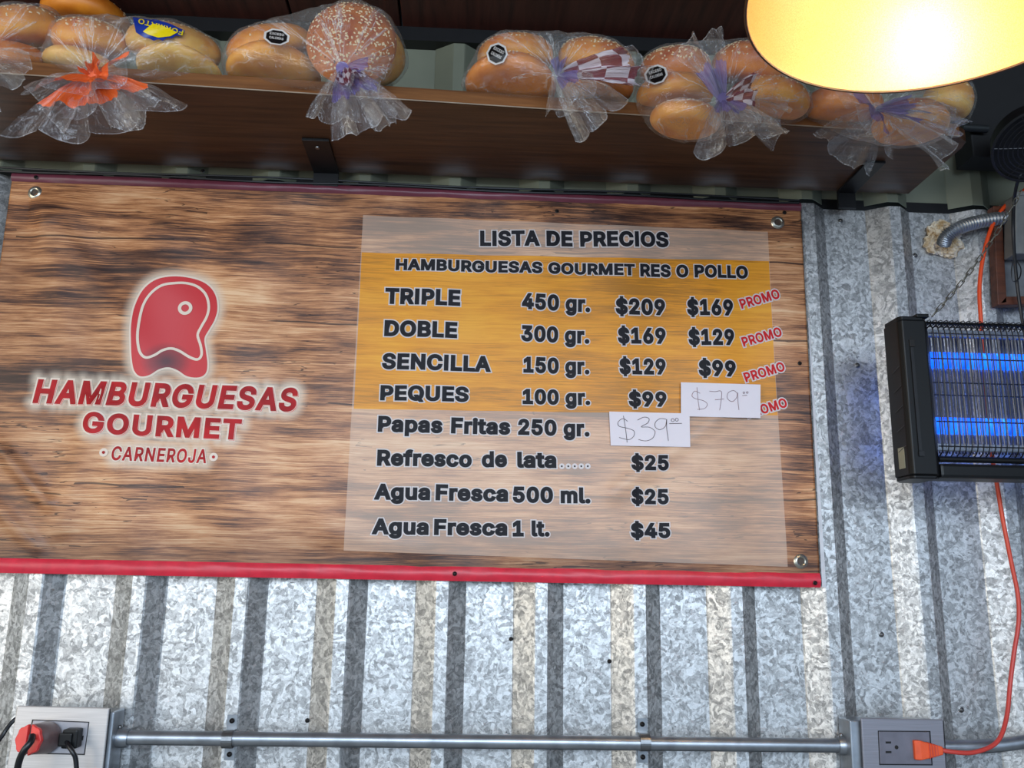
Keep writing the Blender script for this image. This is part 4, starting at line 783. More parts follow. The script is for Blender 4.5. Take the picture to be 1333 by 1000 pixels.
def add_bag(label, buns, knot, ky, tails, stickers=(), puff=.0035, name='bread_bag', extra_pts=()):
    K = P(knot[0], knot[1], ky)
    allv = [v for bvs in buns for v in bvs]; cen = sum(allv, Vector())/len(allv)
    e = empty('bread_bag', (cen.x, cen.y, min(v.z for v in allv)), label, 'bag', 'clear bags of burger buns on the shelf')
    bm = bmesh.new()
    for bvs in buns:
        c_ = sum(bvs, Vector())/len(bvs)
        for v in bvs: bm.verts.new(v+(v-c_).normalized()*puff)
    kk = [bm.verts.new(K+Vector((.004*math.cos(a), 0, .004*math.sin(a)))) for a in (0, 2.1, 4.2)]
    for q in extra_pts: bm.verts.new(P(*q))
    r = bmesh.ops.convex_hull(bm, input=bm.verts[:])
    bmesh.ops.delete(bm, geom=list({g for g in r['geom_interior']+r['geom_unused'] if isinstance(g, bmesh.types.BMVert)}), context='VERTS')
    for _ in range(3):
        bm.edges.ensure_lookup_table(); lng = [x for x in bm.edges if x.calc_length() > .011]
        if lng: bmesh.ops.subdivide_edges(bm, edges=lng, cuts=1 if _ else 3); bmesh.ops.triangulate(bm, faces=bm.faces[:])
    bm.normal_update(); bmesh.ops.recalc_face_normals(bm, faces=bm.faces); bm.normal_update()
    mx = max((v.co-K).length for v in bm.verts)
    uvd = {}
    disp = {}
    for v in bm.verts:
        d = v.co-K; r_ = d.length/mx; a = math.atan2(d.z, d.x)
        uvd[v.index] = (a/6.2832+.5, r_)
        w_ = noise.noise(Vector((math.cos(a)*7, math.sin(a)*7, r_*1.6)))+.6*noise.noise(Vector((math.cos(a)*17, math.sin(a)*17, r_*2.5+3)))
        disp[v.index] = v.normal*(.0028*w_*min(1, r_*6)*(1.15-r_*.6))+v.normal*.0012*noise.noise(v.co*60)
    # pull the skin in a little between the knot and the buns so it looks gathered
    bm.verts.index_update()
    co0 = {v: v.co.copy() for v in bm.verts}
    for v in bm.verts:
        v.co = co0[v]+disp[v.index]
        r_ = uvd[v.index][1]
        if r_ < .5: v.co.y += .0
    uvl = bm.loops.layers.uv.new('UVMap')
    for f in bm.faces:
        us = [uvd[l.vert.index] for l in f.loops]; wrap = max(u[0] for u in us)-min(u[0] for u in us) > .5
        for l, u in zip(f.loops, us): l[uvl].uv = (u[0]+(1 if wrap and u[0] < .5 else 0), u[1])
    bv = BVHTree.FromBMesh(bm)
    me = bpy.data.meshes.new('bag_film'); bm.transform(Matrix.Translation(-e.location)); bm.to_mesh(me); bm.free()
    me.polygons.foreach_set('use_smooth', [True]*len(me.polygons)); me.materials.append(M_film)
    o = bpy.data.objects.new('bag_film', me); COL.objects.link(o); o.parent = e
    # gathered neck
    kn = MB(); rr = .0055
    kn.lathe([(0, -.004), (rr*1.5, -.003), (rr*.9, 0), (rr*1.4, .004), (0, .0045)], rotM((0, -1, -.1), K), 14)
    kn.build('gathered_neck', tails[0][5], e, True)
    # tails: (target px,py, spread px, folds, y offset, material, curl)
    for ti, (tx, ty, spread, folds, dy, mat, *rest) in enumerate(tails):
        seed = ti*7.3+knot[0]*.01; T = P(tx, ty, ky+dy); ax = T-K; L = ax.length
        side = Vector((ax.z, 0, -ax.x)).normalized(); W = spread*L/math.hypot(tx-knot[0], ty-knot[1])/2
        nu, nv = 64, 20; vs = []; uvs = []; fs = []
        for j in range(nv+1):
            v_ = j/nv
            for i in range(nu+1):
                u_ = i/nu*2-1
                ln = 1+.20*noise.noise(Vector((u_*1.9, seed, 0)))-.16*u_*u_*(1 if rest and rest[0] else .6)+.012*math.sin(u_*9+seed)
                fold = math.sin(u_*math.pi*folds+seed+.8*noise.noise(Vector((u_*2, v_*2, seed))))
                wid = W*(.10+.90*v_**.75)
                s_ = u_+.10*math.sin(u_*math.pi*folds*1+seed+1.3)*v_
                p = K+ax*(v_*ln)+side*(s_*wid)
                p.y += -.013*math.sin(math.pi*min(1, v_*.9))*(.5)-(.011*fold+.012*abs(noise.noise(Vector((u_*3.2, v_*2.6, seed+9))))+.004*abs(noise.noise(Vector((u_*9, v_*6, seed+2)))))*v_**.7
                p.z += .003*noise.noise(Vector((u_*5, v_*3, seed+4)))*v_
                vs.append(p); uvs.append((i/nu+seed, v_))
        for j in range(nv):
            for i in range(nu): a = j*(nu+1)+i; fs.append((a, a+1, a+nu+2, a+nu+1))
        t_ = mesh('bag_tail', vs, fs, mat, e, True)
        ul = t_.data.uv_layers.new(name='UVMap')
        for lp in t_.data.loops: ul.data[lp.index].uv = uvs[lp.vertex_index]
    # flat stickers and prints laid onto the film
    def lay(px, py, lift):
        d = ray(px, py).normalized(); h = bv.ray_cast(CAM, d)
        if h[0] is None: h = (bv.find_nearest(P(px, py, ky))[0], None)
        return h[0]-d*lift
    for poly, mat, nm, lift in stickers:
        g = MB()
        if isinstance(poly, tuple):        # text: (string, L, R, cap)
            s, L, Rr, cap = poly; v, f = text_mesh(s, .02)
            x0 = min(q.x for q in v); x1 = max(q.x for q in v)
            dx, dy_ = Rr[0]-L[0], Rr[1]-L[1]; ln = math.hypot(dx, dy_); ux, uy = dx/ln, dy_/ln
            g.add([lay(L[0]+ux*ln*(q.x-x0)/(x1-x0)+uy*cap*q.y/CAP, L[1]+uy*ln*(q.x-x0)/(x1-x0)-ux*cap*q.y/CAP, lift) for q in v], f)
        else:
            n_ = len(poly); cx = sum(p[0] for p in poly)/n_; cy_ = sum(p[1] for p in poly)/n_
            rings = 4; vs = [lay(cx, cy_, lift)]; fs = []
            pp = []
            for i in range(n_):
                a, c_ = poly[i], poly[(i+1) % n_]
                for k in range(3): pp.append((a[0]+(c_[0]-a[0])*k/3, a[1]+(c_[1]-a[1])*k/3))
            n_ = len(pp)
            for r_ in range(1, rings+1):
                for p in pp: vs.append(lay(cx+(p[0]-cx)*r_/rings, cy_+(p[1]-cy_)*r_/rings, lift))
            for i in range(n_): fs.append((0, 1+i, 1+(i+1) % n_))
            for r_ in range(rings-1):
                for i in range(n_): a = 1+r_*n_; fs.append((a+i, a+(i+1) % n_, a+n_+(i+1) % n_, a+n_+i))
            g.add(vs, fs)
        g.build(nm, mat, e, True)
    return e
M_stk_b = simple('black_sticker', (14, 12, 14), .4, 0, 0); M_stk_w = simple('white_sticker', (212, 208, 205), .4, 0, 0)
M_stk_blue = simple('blue_label', (20, 48, 140), .35, 0, .1); M_stk_y = simple('yellow_label', (232, 205, 12), .35, 0, .05)
def octa(cx, cy_, rx, ry, rot=0, n=8):
    return [(cx+rx*math.cos(2*math.pi*(k+.5)/n)*math.cos(rot)-ry*math.sin(2*math.pi*(k+.5)/n)*math.sin(rot),
             cy_+rx*math.cos(2*math.pi*(k+.5)/n)*math.sin(rot)+ry*math.sin(2*math.pi*(k+.5)/n)*math.cos(rot)) for k in range(n)]
def warn(cx, cy_, rx, ry, rot):
    ux, uy = math.cos(rot), math.sin(rot); s = []
    s.append((octa(cx, cy_, rx, ry, rot), M_stk_w, 'warning_sticker', .0012)); s.append((octa(cx, cy_, rx*.82, ry*.82, rot), M_stk_b, 'sticker_face', .0020))
    for txt, o_ in (('EXCESO', -.18), ('CALORÍAS', .22)):
        w_ = rx*.52; bx, by = cx-uy*ry*o_*1.2, cy_+ux*ry*o_*1.2
        s.append(((txt, (bx-ux*w_, by-uy*w_), (bx+ux*w_, by+uy*w_), ry*.26), M_stk_w, 'sticker_lettering', .0027))
    return s
YF = -.205
# bag A (far left, cut by the frame)
A = [add_bun(28, 40, -.225, 52, 48, (-.25, -.35, 1), MB1, 'seeded bun at the far left edge of the shelf, on top', 110, 12, 1),
     add_bun(12, 80, -.218, 50, 34, (-.1, -.2, 1), MB3, 'darker bun under the top one at the far left edge', 30, 6, 2),
     add_bun(-78, 60, -.205, 54, 60, (0, -.2, 1), MB1, 'bun left of the frame edge in the leftmost bag', 20, 4, 3)]
add_bag('clear bag of buns at the far left, cut by the frame', A, (-20, 70), -.29, [(40, 98, 60, 2.5, -.01, M_clear_tail), (-60, 140, 90, 3, -.01, M_clear_tail)])
add_bun(112, 22, -.05, 54, 40, (.1, -.1, 1), MB3, 'dim bun lying behind the leftmost bags under the ceiling', 60, 6, 4)  # dimness behind the bags is put into its brown crust colour
# bag B (orange knot)
B = [add_bun(120, 54, -.215, 48, 44, (.05, -.25, 1), MB1, 'seeded bun above the orange printed knot', 130, 2, 5),
     add_bun(106, 87, -.212, 48, 27, (.1, -.1, 1), MB2, 'bun behind the orange printed knot, lower one', 10, 2, 6),
     add_bun(227, 62, -.208, 60, 46, (.12, -.30, 1), MB2, 'pale bun under the blue and yellow label', 50, 0, 7),
     add_bun(235, 95, -.205, 56, 24, (.05, .15, 1), MB2, 'bottom bun resting on the shelf below the labelled one', 60, 2, 8)]
lab = [(172, 18), (186, 19), (202, 25), (222, 31), (241, 40), (235, 47), (229, 46), (224, 50), (218, 49), (212, 53), (206, 51), (200, 53), (194, 50), (188, 49), (183, 46), (177, 42), (175, 33)]
# text runs along the upper rim, upside down
stB = [(lab, M_stk_blue, 'blue_label', .0012), ([(198, 31), (212, 34), (231, 42), (222, 47), (206, 49), (193, 45), (186, 41)], M_stk_y, 'yellow_patch', .002),
       (('FORMATO', (239, 40), (181, 24), 6), M_stk_y, 'label_lettering', .0022)]
add_bag('clear bag of buns tied with orange print, second from the left', B, (122, 98), -.262,
        [(128, 172, 180, 3.6, -.012, M_orange, 1), (60, 150, 92, 2.2, .004, M_clear_tail), (186, 160, 66, 1.6, -.004, M_clear_tail), (104, 122, 86, 2.2, -.03, M_orange), (150, 112, 70, 2.5, -.03, M_orange), (108, 82, 40, 2, -.01, M_orange), (142, 84, 46, 2, -.012, M_orange)], stB)
# bag C
C = [add_bun(352, 62, -.20, 57, 42, (-.25, -.35, 1), MB1, 'bun under the warning sticker in the third bag', 10, 8, 9),
     add_bun(356, 96, -.20, 60, 31, (0, .1, 1), MB1, 'lower seeded bun of the third bag, on the shelf', 25, 14, 10),
     add_bun(458, 56, -.258, 60, 50, (.02, -1, .12), MB3, 'big seeded bun turned to face outward beside the gap', 220, 40, 11),
     add_bun(476, 68, -.205, 54, 46, (.2, -.9, .2), MB2, 'pale bun half hidden behind the big seeded one', 0, 10, 12)]
add_bag('clear bag of buns left of the empty shelf gap with hanging tail', C, (446, 90), -.305,
        [(488, 172, 88, 2.6, -.010, M_purple), (434, 160, 66, 2.0, .0, M_clear_tail), (502, 104, 66, 2.2, -.015, M_purple), (508, 166, 36, 1.5, .0, M_clear_tail), (462, 110, 26, 1.5, -.02, M_plaid)], warn(360, 48, 18, 11, .15))
# bag D
D = [add_bun(670, 73, -.205, 51, 44, (-.1, -.3, 1), MB1, 'golden bun with a warning sticker right of the empty gap', 50, 4, 13),
     add_bun(664, 110, -.205, 60, 37, (0, .12, 1), MB3, 'seeded bottom bun right of the empty shelf gap', 120, 16, 14),
     add_bun(776, 80, -.20, 52, 48, (.2, -.4, 1), MB1, 'seeded bun behind the red chequered print', 150, 4, 15),
     add_bun(778, 116, -.20, 46, 28, (0, 0, 1), MB3, 'lower bun behind the red chequered print', 10, 4, 16)]
add_bag('clear bag of buns right of the empty gap with chequered print', D, (726, 98), -.268,
        [(840, 92, 66, 2.2, -.012, M_plaid), (790, 160, 92, 2.8, -.008, M_clear_tail), (728, 62, 34, 1.5, -.012, M_purple), (740, 152, 60, 1.8, .0, M_clear_tail), (764, 120, 44, 2, -.02, M_purple)], warn(647, 70, 14, 15, .5))
# bag E
E_ = [add_bun(880, 88, -.205, 47, 46, (-.1, -.45, 1), MB3, 'seeded bun above the folded purple tail, left half', 150, 6, 17),
      add_bun(876, 124, -.212, 50, 36, (0, -.1, 1), MB1, 'middle bun of the three stacked left of the purple tail', 12, 6, 18),
      add_bun(892, 156, -.236, 46, 32, (.1, -.1, .9), MB1, 'lowest bun hanging over the shelf edge left of the purple tail', 50, 8, 19),
      add_bun(974, 86, -.205, 48, 50, (.1, -.4, 1), MB3, 'seeded bun just left of the glowing lamp rim', 120, 4, 20),
      add_bun(1002, 130, -.215, 50, 42, (.15, -.2, 1), MB1, 'bun below the glowing lamp rim at its left', 60, 4, 21)]
add_bag('clear bag of buns with a purple tail folded upwards', E_, (941, 130), -.29,
        [(902, 50, 62, 1.6, -.01, M_purple), (965, 192, 104, 2.8, -.01, M_clear_tail), (1022, 166, 76, 2.4, .0, M_clear_tail), (985, 118, 52, 2, -.02, M_plaid), (958, 168, 48, 2, -.022, M_purple)], warn(854, 97, 16, 13, -.3))
# bag F
Fb = [add_bun(1096, 138, -.205, 50, 42, (0, -.2, 1), MB3, 'bun directly below the lamp rim at its lowest point', 30, 6, 22),
      add_bun(1184, 160, -.232, 48, 44, (0, -.1, 1), MB1, 'bun hanging lowest in the rightmost bag', 20, 14, 23),
      add_bun(1234, 130, -.19, 32, 46, (.3, -.2, 1), MB2, 'small visible bun at the right end of the shelf', 10, 0, 24)]
add_bag('clear bag of buns at the right end of the shelf under the lamp', Fb, (1140, 142), -.27,
        [(1092, 206, 78, 1.8, -.01, M_clear_tail), (1118, 156, 66, 2.6, -.02, M_purple), (1218, 142, 56, 2.5, -.02, M_purple), (1236, 196, 84, 2.2, -.0, M_clear_tail), (1250, 168, 40, 2, .01, M_purple)])

# ------------------------------------------------------------------ hanging lamp
LC = Vector((.489, -.621, 2.1)); LR = .1687
lamp = empty('pendant_lamp', LC, 'glowing warm dome shaped pendant lamp hanging in the upper right', 'lamp')
def m_shade():
    t = NT('shade_enamel'); n_ = t.noise(t.tc(), 900, 2)
    t.set(color=t.ramp(n_, [(.3, lin((226, 160, 84))), (.7, lin((244, 190, 116)))]), rough=.5); t.bump(n_, .2, .0006); return t.m
b = MB(); prof = [(LR, 0), (LR*.97, .03), (LR*.88, .065), (LR*.70, .098), (LR*.45, .120), (LR*.2, .130), (.02, .133)]
pp = [(p.x, p.z) for p in spline([Vector((r, 0, z)) for r, z in prof], 5)]
b.lathe(pp, Matrix.Translation(LC), 96, 0); b.lathe([(r+.0015, z+.0012) for r, z in pp], Matrix.Translation(LC), 96, 1)
b.build('lamp_shade', [m_shade(), simple('shade_outside', (60, 46, 36), .4)], lamp, True)
b = MB(); b.tube([LC+Vector((math.cos(a)*LR, math.sin(a)*LR, 0)) for a in [k*2*math.pi/96 for k in range(96)]], .0015, 6, 0, True); b.build('shade_rim', simple('dark_rim', (74, 44, 22), .5), lamp, True)
b = MB(); b.lathe([(0, -.03), (.016, -.026), (.028, -.008), (.030, .008), (.022, .028), (.014, .044), (.013, .05)], Matrix.Translation(LC+Vector((0, 0, .075))), 24)
tb = NT('lit_bulb'); tb.set(color=(1, .9, .7, 1), emis=(1, .80, .50, 1), estr=3); b.build('light_bulb', tb.m, lamp, True)
b = MB(); b.lathe([(.0, .0), (.02, 0), (.022, .03), (.012, .045), (0, .045)], Matrix.Translation(LC+Vector((0, 0, .118))), 20); b.build('lamp_socket', M_blackpl, lamp, True)
b = MB(); b.tube([LC+Vector((0, 0, .16)), LC+Vector((0, 0, .36))], .003, 8); b.build('lamp_cord', M_blackpl, lamp, True)
l = bpy.data.lights.new('bulb_light', 'POINT'); l.energy = 1.15; l.color = (1, .82, .48); l.shadow_soft_size = .02
lo = bpy.data.objects.new('bulb_light', l); COL.objects.link(lo); lo.parent = lamp; lo.location = (.045, .105, .030)

# ------------------------------------------------------------------ bug zapper
YZ = -.15
zx, zt, zb = P(1170, 415, YZ).x, P(1190, 411, YZ).z, P(1205, 622, YZ).z
cw = P(1209, 413, YZ).x-zx; ZW = .42; D = .062
zap = empty('bug_zapper', (zx+ZW/2, YZ+D/2, zb), 'black electric insect killer with glowing blue tubes behind a wire grille', 'insect killer')
for sgn, xa in ((1, zx), (-1, zx+ZW)):
    def X(d): return xa+sgn*d
    cap = MB()
    pl = [(X(0), YZ+.006), (X(.004), YZ), (X(cw-.006), YZ), (X(cw), YZ+.006), (X(cw), YZ+D), (X(.012), YZ+D), (X(0), YZ+D*.72)]
    cap.prism([(a, c, zb+.004) for a, c in pl], (0, 0, zt-zb-.010))
    cap.prism([(X(cw/2)+(a-X(cw/2))*.94, YZ+D/2+(c-YZ-D/2)*.93, zb-.001) for a, c in pl], (0, 0, .005))
    cap.prism([(X(cw/2)+(a-X(cw/2))*.94, YZ+D/2+(c-YZ-D/2)*.93, zt-.006) for a, c in pl], (0, 0, .006))
    co_ = cap.build('end_cap', M_blackpl, zap)
    bv_ = co_.modifiers.new('b', 'BEVEL'); bv_.width = .0015; bv_.segments = 2
    g = MB()
    g.prism([(X(cw*.28), YZ-.0022, zb+.035), (X(cw*.38), YZ-.0022, zb+.035), (X(cw*.38), YZ-.0022, zt-.045), (X(cw*.28), YZ-.0022, zt-.045)], (0, .003, 0))
    g.box((X(cw*.27), YZ-.0026, zb+.028), (X(cw*.44), YZ+.001, zb+.0345)); g.build('mounting_rail', M_black, co_)
    if sgn == 1:
        g = MB(); g.box((X(cw*.27), YZ-.0018, zt-.044), (X(cw*.45), YZ+.001, zt-.034), 0, .0006); g.build('notch', simple('deep_black', (8, 8, 9), .7, 0, 0), co_)
        for k in range(5):
            z0 = zt-.075-.027*k; g = MB(); g.tube([(X(-.0004), YZ+.008, z0+.006), (X(-.0004), YZ+.028, z0)], .0006, 5); g.build('vent_slit', simple('grey_slit', (64, 64, 66), .6, 0, 0), co_)
        g = MB(); g.box((X(-.0006), YZ+.014, zb+.014), (X(.0008), YZ+.03, zb+.042)); g.build('rating_label', simple('pale_label', (150, 150, 130), .5), co_)
        g = MB(); g.box((X(cw*.60), YZ-.001, zt-.002), (X(cw), YZ+.03, zt+.003), 0, .001); g.build('cap_lug', M_blackpl, co_)
xi0, xi1 = zx+cw, zx+ZW-cw
gt, gb = zt-.004, zb+.030                      # grille top / bottom
back = None; x = xi0+.004
while x < xi1-.004:
    if back is None:
        g = MB(); g.box((-.0011, YZ+.052, gb+.010), (.0011, YZ+.0535, gt-.010)); back = o = g.build('grid_strip', simple('grid_strip_steel', (88, 90, 104), .4, .6), zap, False, loc=(0, 0, 0))
    else: o = back.copy(); COL.objects.link(o); o.parent = zap
    o.location = Vector((x, 0, 0))-zap.location; x += .0047
# wire grille
x = xi0+.004; first = None; ym = YZ+.004
loop = spline([(0, YZ+.052, gt-.006), (0, YZ+.035, gt+.002), (0, YZ+.012, gt-.001), (0, ym-.004, gt-.016), (0, ym-.006, gt-.06), (0, ym-.006, gb+.06), (0, ym-.004, gb+.014), (0, YZ+.012, gb), (0, YZ+.035, gb-.002), (0, YZ+.052, gb+.006)], 4)
wm = None; k = 0
while x < xi1:
    if wm is None:
        g = MB(); g.tube(loop, .00085, 5); o = g.build('grille_wire', M_black, zap, True, loc=(0, 0, 0)); wm = o
        o.location = Vector((x, 0, 0))-zap.location
    else:
        o = wm.copy(); COL.objects.link(o); o.parent = zap; o.location = Vector((x, 0, 0))-zap.location
    x += .0079; k += 1
for z in (gt-.02, gt-.055, gt-.088, gt-.105, gb+.045, gb+.012):
    g = MB(); g.tube([(xi0-.002, ym-.004, z), (xi1+.002, ym-.004, z)], .0009, 6); g.build('cross_wire', M_black, zap, True)
# top coil of the grille
g = MB(); g.tube([(xi0+.002+i*.0079/8, YZ+.022+.012*math.sin(i*math.pi/4), gt+.004*math.cos(i*math.pi/4)) for i in range(int((xi1-xi0-.004)/.0079*8))], .0007, 5); g.build('grille_top_coil', M_black, zap, True)
# electrified grid, bars, tubes
M_bar = simple('aluminium_bar', (150, 156, 170), .3, .8)
for z in (gt-.014, gb+.014):
    g = MB(); g.box((xi0, YZ+.018, z-.005), (xi1, YZ+.026, z+.005), 0, .001); g.build('side_bar', M_bar, zap)
wm = None; x = xi0+.006
while x < xi1-.004:
    if wm is None:
        g = MB(); g.tube([(0, YZ+.018, gb+.012), (0, YZ+.018, gt-.012)], .0008, 5); wm = g.build('grid_rod', simple('grid_steel', (130, 132, 140), .35, .8), zap, True, loc=(0, 0, 0)); o = wm
    else: o = wm.copy(); COL.objects.link(o); o.parent = zap
    o.location = Vector((x, 0, 0))-zap.location; x += .0062
tu = NT('uv_tube_glow'); nz = tu.noise(tu.mapping(tu.tc(), (90, 1, 14)), 1, 2)
tu.set(color=(.05, .15, .9, 1), emis=tu.ramp(nz, [(.3, (.0, .04, .95)), (.62, (.0, .16, 1)), (.75, (.05, .5, 1))]), estr=1.7, rough=.3)
for zc in (P(1270, 470, YZ+.034).z, P(1270, 555, YZ+.034).z):
    g = MB(); g.tube([(xi0+.012, YZ+.036, zc), (xi1-.012, YZ+.036, zc)], .0115, 20); t_ = g.build('uv_tube', tu.m, zap, True); t_['label'] = 'glowing blue ultraviolet tube'
    for xa, xb in ((xi0, xi0+.012), (xi1-.012, xi1)):
        g = MB(); g.tube([(xa, YZ+.036, zc), (xb, YZ+.036, zc)], .009, 16); g.build('tube_holder', simple('grey_holder', (96, 96, 98), .4, .4), t_, True)
    l = bpy.data.lights.new('uv_glow', 'AREA'); l.shape = 'RECTANGLE'; l.size = .3; l.size_y = .02; l.energy = .10; l.color = (.08, .25, 1)
    for yy, rx in ((YZ+.050, 90), (YZ+.022, -90)):
        lo = bpy.data.objects.new('uv_glow', l); COL.objects.link(lo); lo.parent = zap
        lo.location = Vector(((xi0+xi1)/2, yy, zc))-zap.location; lo.rotation_euler = (R_(rx), 0, 0)
for z in (zb+.012,):
    g = MB(); g.box((xi0, YZ+.004, zb+.001), (xi1, YZ+.050, zb+.020), 0, .004); g.build('catch_tray', M_blackpl, zap)
    g = MB(); g.tube([(xi0, YZ+.008, zb+.026), (xi1, YZ+.008, zb+.026)], .0042, 10); g.build('bottom_bar', M_blackpl, zap, True)
    g = MB(); g.tube([(xi0, YZ+.012, gt-.002), (xi1, YZ+.012, gt-.002)], .0022, 8); g.build('top_bar', M_blackpl, zap, True)

# chain
ch = empty('hanging_chain', P(1215, 410, YZ+.03), 'thin zinc chain slanting up from the insect killer', 'chain')
A0, B0 = P(1214, 411, YZ+.03), P(1330, 248, -.08)
def cpt(t): p = A0.lerp(B0, t); p.z -= .012*math.sin(math.pi*t); return p
NL = 19; src = None
for k in range(NL):
    t0, t1 = (k-.18)/NL, (k+1.12)/NL; a, c = cpt(t0), cpt(t1); d = (c-a); L = d.length
    if src is None:
        g = MB(); pts = [(.0026*math.cos(q), 0, L/2+math.copysign(L/2-.0028, math.sin(q)+1e-9)-L/2+.0026*math.sin(q)) for q in [i*2*math.pi/16 for i in range(16)]]
        g.tube(pts, .00078, 6, 0, True); o = g.build('chain_link', simple('chain_zinc', (150, 146, 132), .35, .8), ch, True, loc=(0, 0, 0)); src = o
    else: o = src.copy(); COL.objects.link(o); o.parent = ch
    q = d.to_track_quat('Z', 'Y') @ Matrix.Rotation(R_(50 if k % 2 else -35), 3, 'Z').to_quaternion()
    o.rotation_mode = 'QUATERNION'; o.rotation_quaternion = q; o.location = (a+c)/2-ch.location

# orange cord and plug
def m_cord():
    t = NT('orange_cord'); Z = t.sep(t.tc())[2]
    t.set(color=t.mix(t.math('MULTIPLY', t.math('SUBTRACT', .40, Z), 4, clamp=True), lin((232, 78, 30)), lin((196, 66, 58))), rough=.42); return t.m
M_cord = m_cord()
cord = empty('extension_cord', P(1300, 970, -.03), 'orange extension cord running down the right edge to the outlet', 'cord')
cp_ = [P(1336, 246, -.02), P(1318, 259, -.02), P(1300, 279, -.025), P(1287, 306, -.03), P(1278, 345, -.03), P(1275, 380, -.03), P(1277, 420, -.03), P(1283, 520, -.025), P(1291, 590, -.02), P(1298, 632, -.02), P(1306, 680, -.02),
       P(1317, 735, -.02), P(1325, 775, -.02), P(1326, 810, -.02), P(1320, 850, -.02), P(1315, 890, -.022), P(1311, 930, -.03), P(1303, 958, -.04), P(1290, 972, -.045), P(1265, 980, -.05), P(1240, 979, -.052), P(1222, 976, -.05)]
g = MB(); g.tube(spline(cp_, 6), .0030, 10); g.build('cord', M_cord, cord, True)
a, c = P(1186, 975, -.043), P(1226, 977, -.050)
g = MB(); ax = (c-a).normalized(); upv = Vector((0, 0, 1))
def ring_(p, hy, hz): return [p+Vector((0, -hy, -hz)), p+Vector((0, -hy, hz)), p+Vector((0, hy, hz)), p+Vector((0, hy, -hz))]
secs = [(0, .010, .0122), (.2, .0105, .0122), (.45, .009, .0100), (.75, .006, .0072), (1.0, .0045, .0050)]
vv = []; ff = []
for t, hy, hz in secs: vv += ring_(a.lerp(c, t), hy, hz)
for i in range(len(secs)-1):
    for k in range(4): ff.append((i*4+k, i*4+(k+1) % 4, i*4+4+(k+1) % 4, i*4+4+k))
ff += [(0, 1, 2, 3), (16, 17, 18, 19)]
g.add(vv, ff); po = g.build('plug', simple('orange_plug', (226, 84, 36), .45), cord)
bv_ = po.modifiers.new('b', 'BEVEL'); bv_.width = .0015; bv_.segments = 2
for k in range(4):
    g = MB(); p = a.lerp(c, .5+.1*k); hz = .0098-.0009*k*1.2; g.tube(ring_(p, .0092-.0012*k, hz), .0006, 5, 0, True); g.build('grip_rib', M_cord, po)

# ------------------------------------------------------------------ outlets
def brushed(name, rgb):
    t = NT(name); n_ = t.noise(t.mapping(t.tc(), (6, 6, 260)), 3, 3)
    d = lin(rgb); t.set(color=t.ramp(n_, [(.3, tuple(v*.8 for v in d[:3])), (.7, d)]), metal=.55, rough=.38); return t.m
M_pl1 = brushed('brushed_plate_light', (205, 200, 198)); M_pl2 = brushed('brushed_plate_grey', (150, 148, 156)); M_mod = simple('outlet_module_grey', (112, 110, 120), .4, .3)
M_mod1 = simple('outlet_module_silver', (168, 166, 172), .4, .3)
def quad_box(pts, y, depth, mat, name, parent, bev=.0012):
    C = [P(*q, y) for q in pts]; g = MB(); g.prism(C, (0, depth, 0)); o = g.build(name, mat, parent)
    if bev: m_ = o.modifiers.new('b', 'BEVEL'); m_.width = bev; m_.segments = 2; m_.limit_method = 'ANGLE'
    return o
def outlet(pts, boxpts, modpts, y, label, pm, mm):
    c = P(*pts[3], y); e = empty('wall_outlet', (c.x, .0, P(*pts[3], y).z), label, 'outlet')
    quad_box(boxpts, y+.006, -y-.006-.001, M_cond, 'metal_box', e, .002)
    quad_box([(q[0]+.8*(1 if q[0] > 60 else -1)*0+1.0, q[1]+1.2) for q in pts], y+.002, .004, M_black, 'backing_gasket', e, .001)
    quad_box(pts, y-.002, .004, pm, 'cover_plate', e, .0014)
    m_ = quad_box([(modpts[0][0]-1.2, modpts[0][1]-1.2), (modpts[1][0]+1.2, modpts[1][1]-1.2), (modpts[2][0]+1.2, modpts[2][1]+1.2), (modpts[3][0]-1.2, modpts[3][1]+1.2)], y-.0024, .002, M_black, 'module_gap', e, 0)
    m_ = quad_box(modpts, y-.0034, .004, mm, 'outlet_module', e, .0008)
    return e, m_
YO = -.045
o1, mod1 = outlet([(22, 919), (142, 922), (132, 1015), (6, 1015)], [(30, 924), (149, 927), (140, 1015), (22, 1015)], [(43, 938), (115, 941), (109, 982), (33, 980)], YO,
                  'silver wall outlet at the lower left with red and black plugs in it', M_pl1, M_mod1)
o2, mod2 = outlet([(1121, 935), (1228, 937), (1233, 1012), (1125, 1012)], [(1106, 938), (1222, 940), (1227, 1012), (1110, 1012)], [(1144, 952.5), (1210, 953), (1213, 995.5), (1146, 995)], YO,
                  'grey wall outlet at the lower right with the orange plug in it', M_pl2, M_mod)
M_slot = simple('slot_black', (10, 10, 12), .7, 0, 0)
for q in ((1153, 965.5, 1160, 968.2), (1153, 978, 1160.5, 980.7)):
    quad_box([(q[0], q[1]), (q[2], q[1]), (q[2], q[3]), (q[0], q[3])], YO-.0037, .0004, M_slot, 'slot', mod2, 0)
c = P(1167, 973, YO-.0034); g = MB(); g.lathe([(0, .0003), (.0026, .0003)], rotM((0, -1, 0), c), 14); g.build('ground_hole', M_slot, mod2)
quad_box([(103, 958), (109, 958), (108, 964), (102, 964)], YO-.0037, .0004, M_slot, 'slot', mod1, 0)
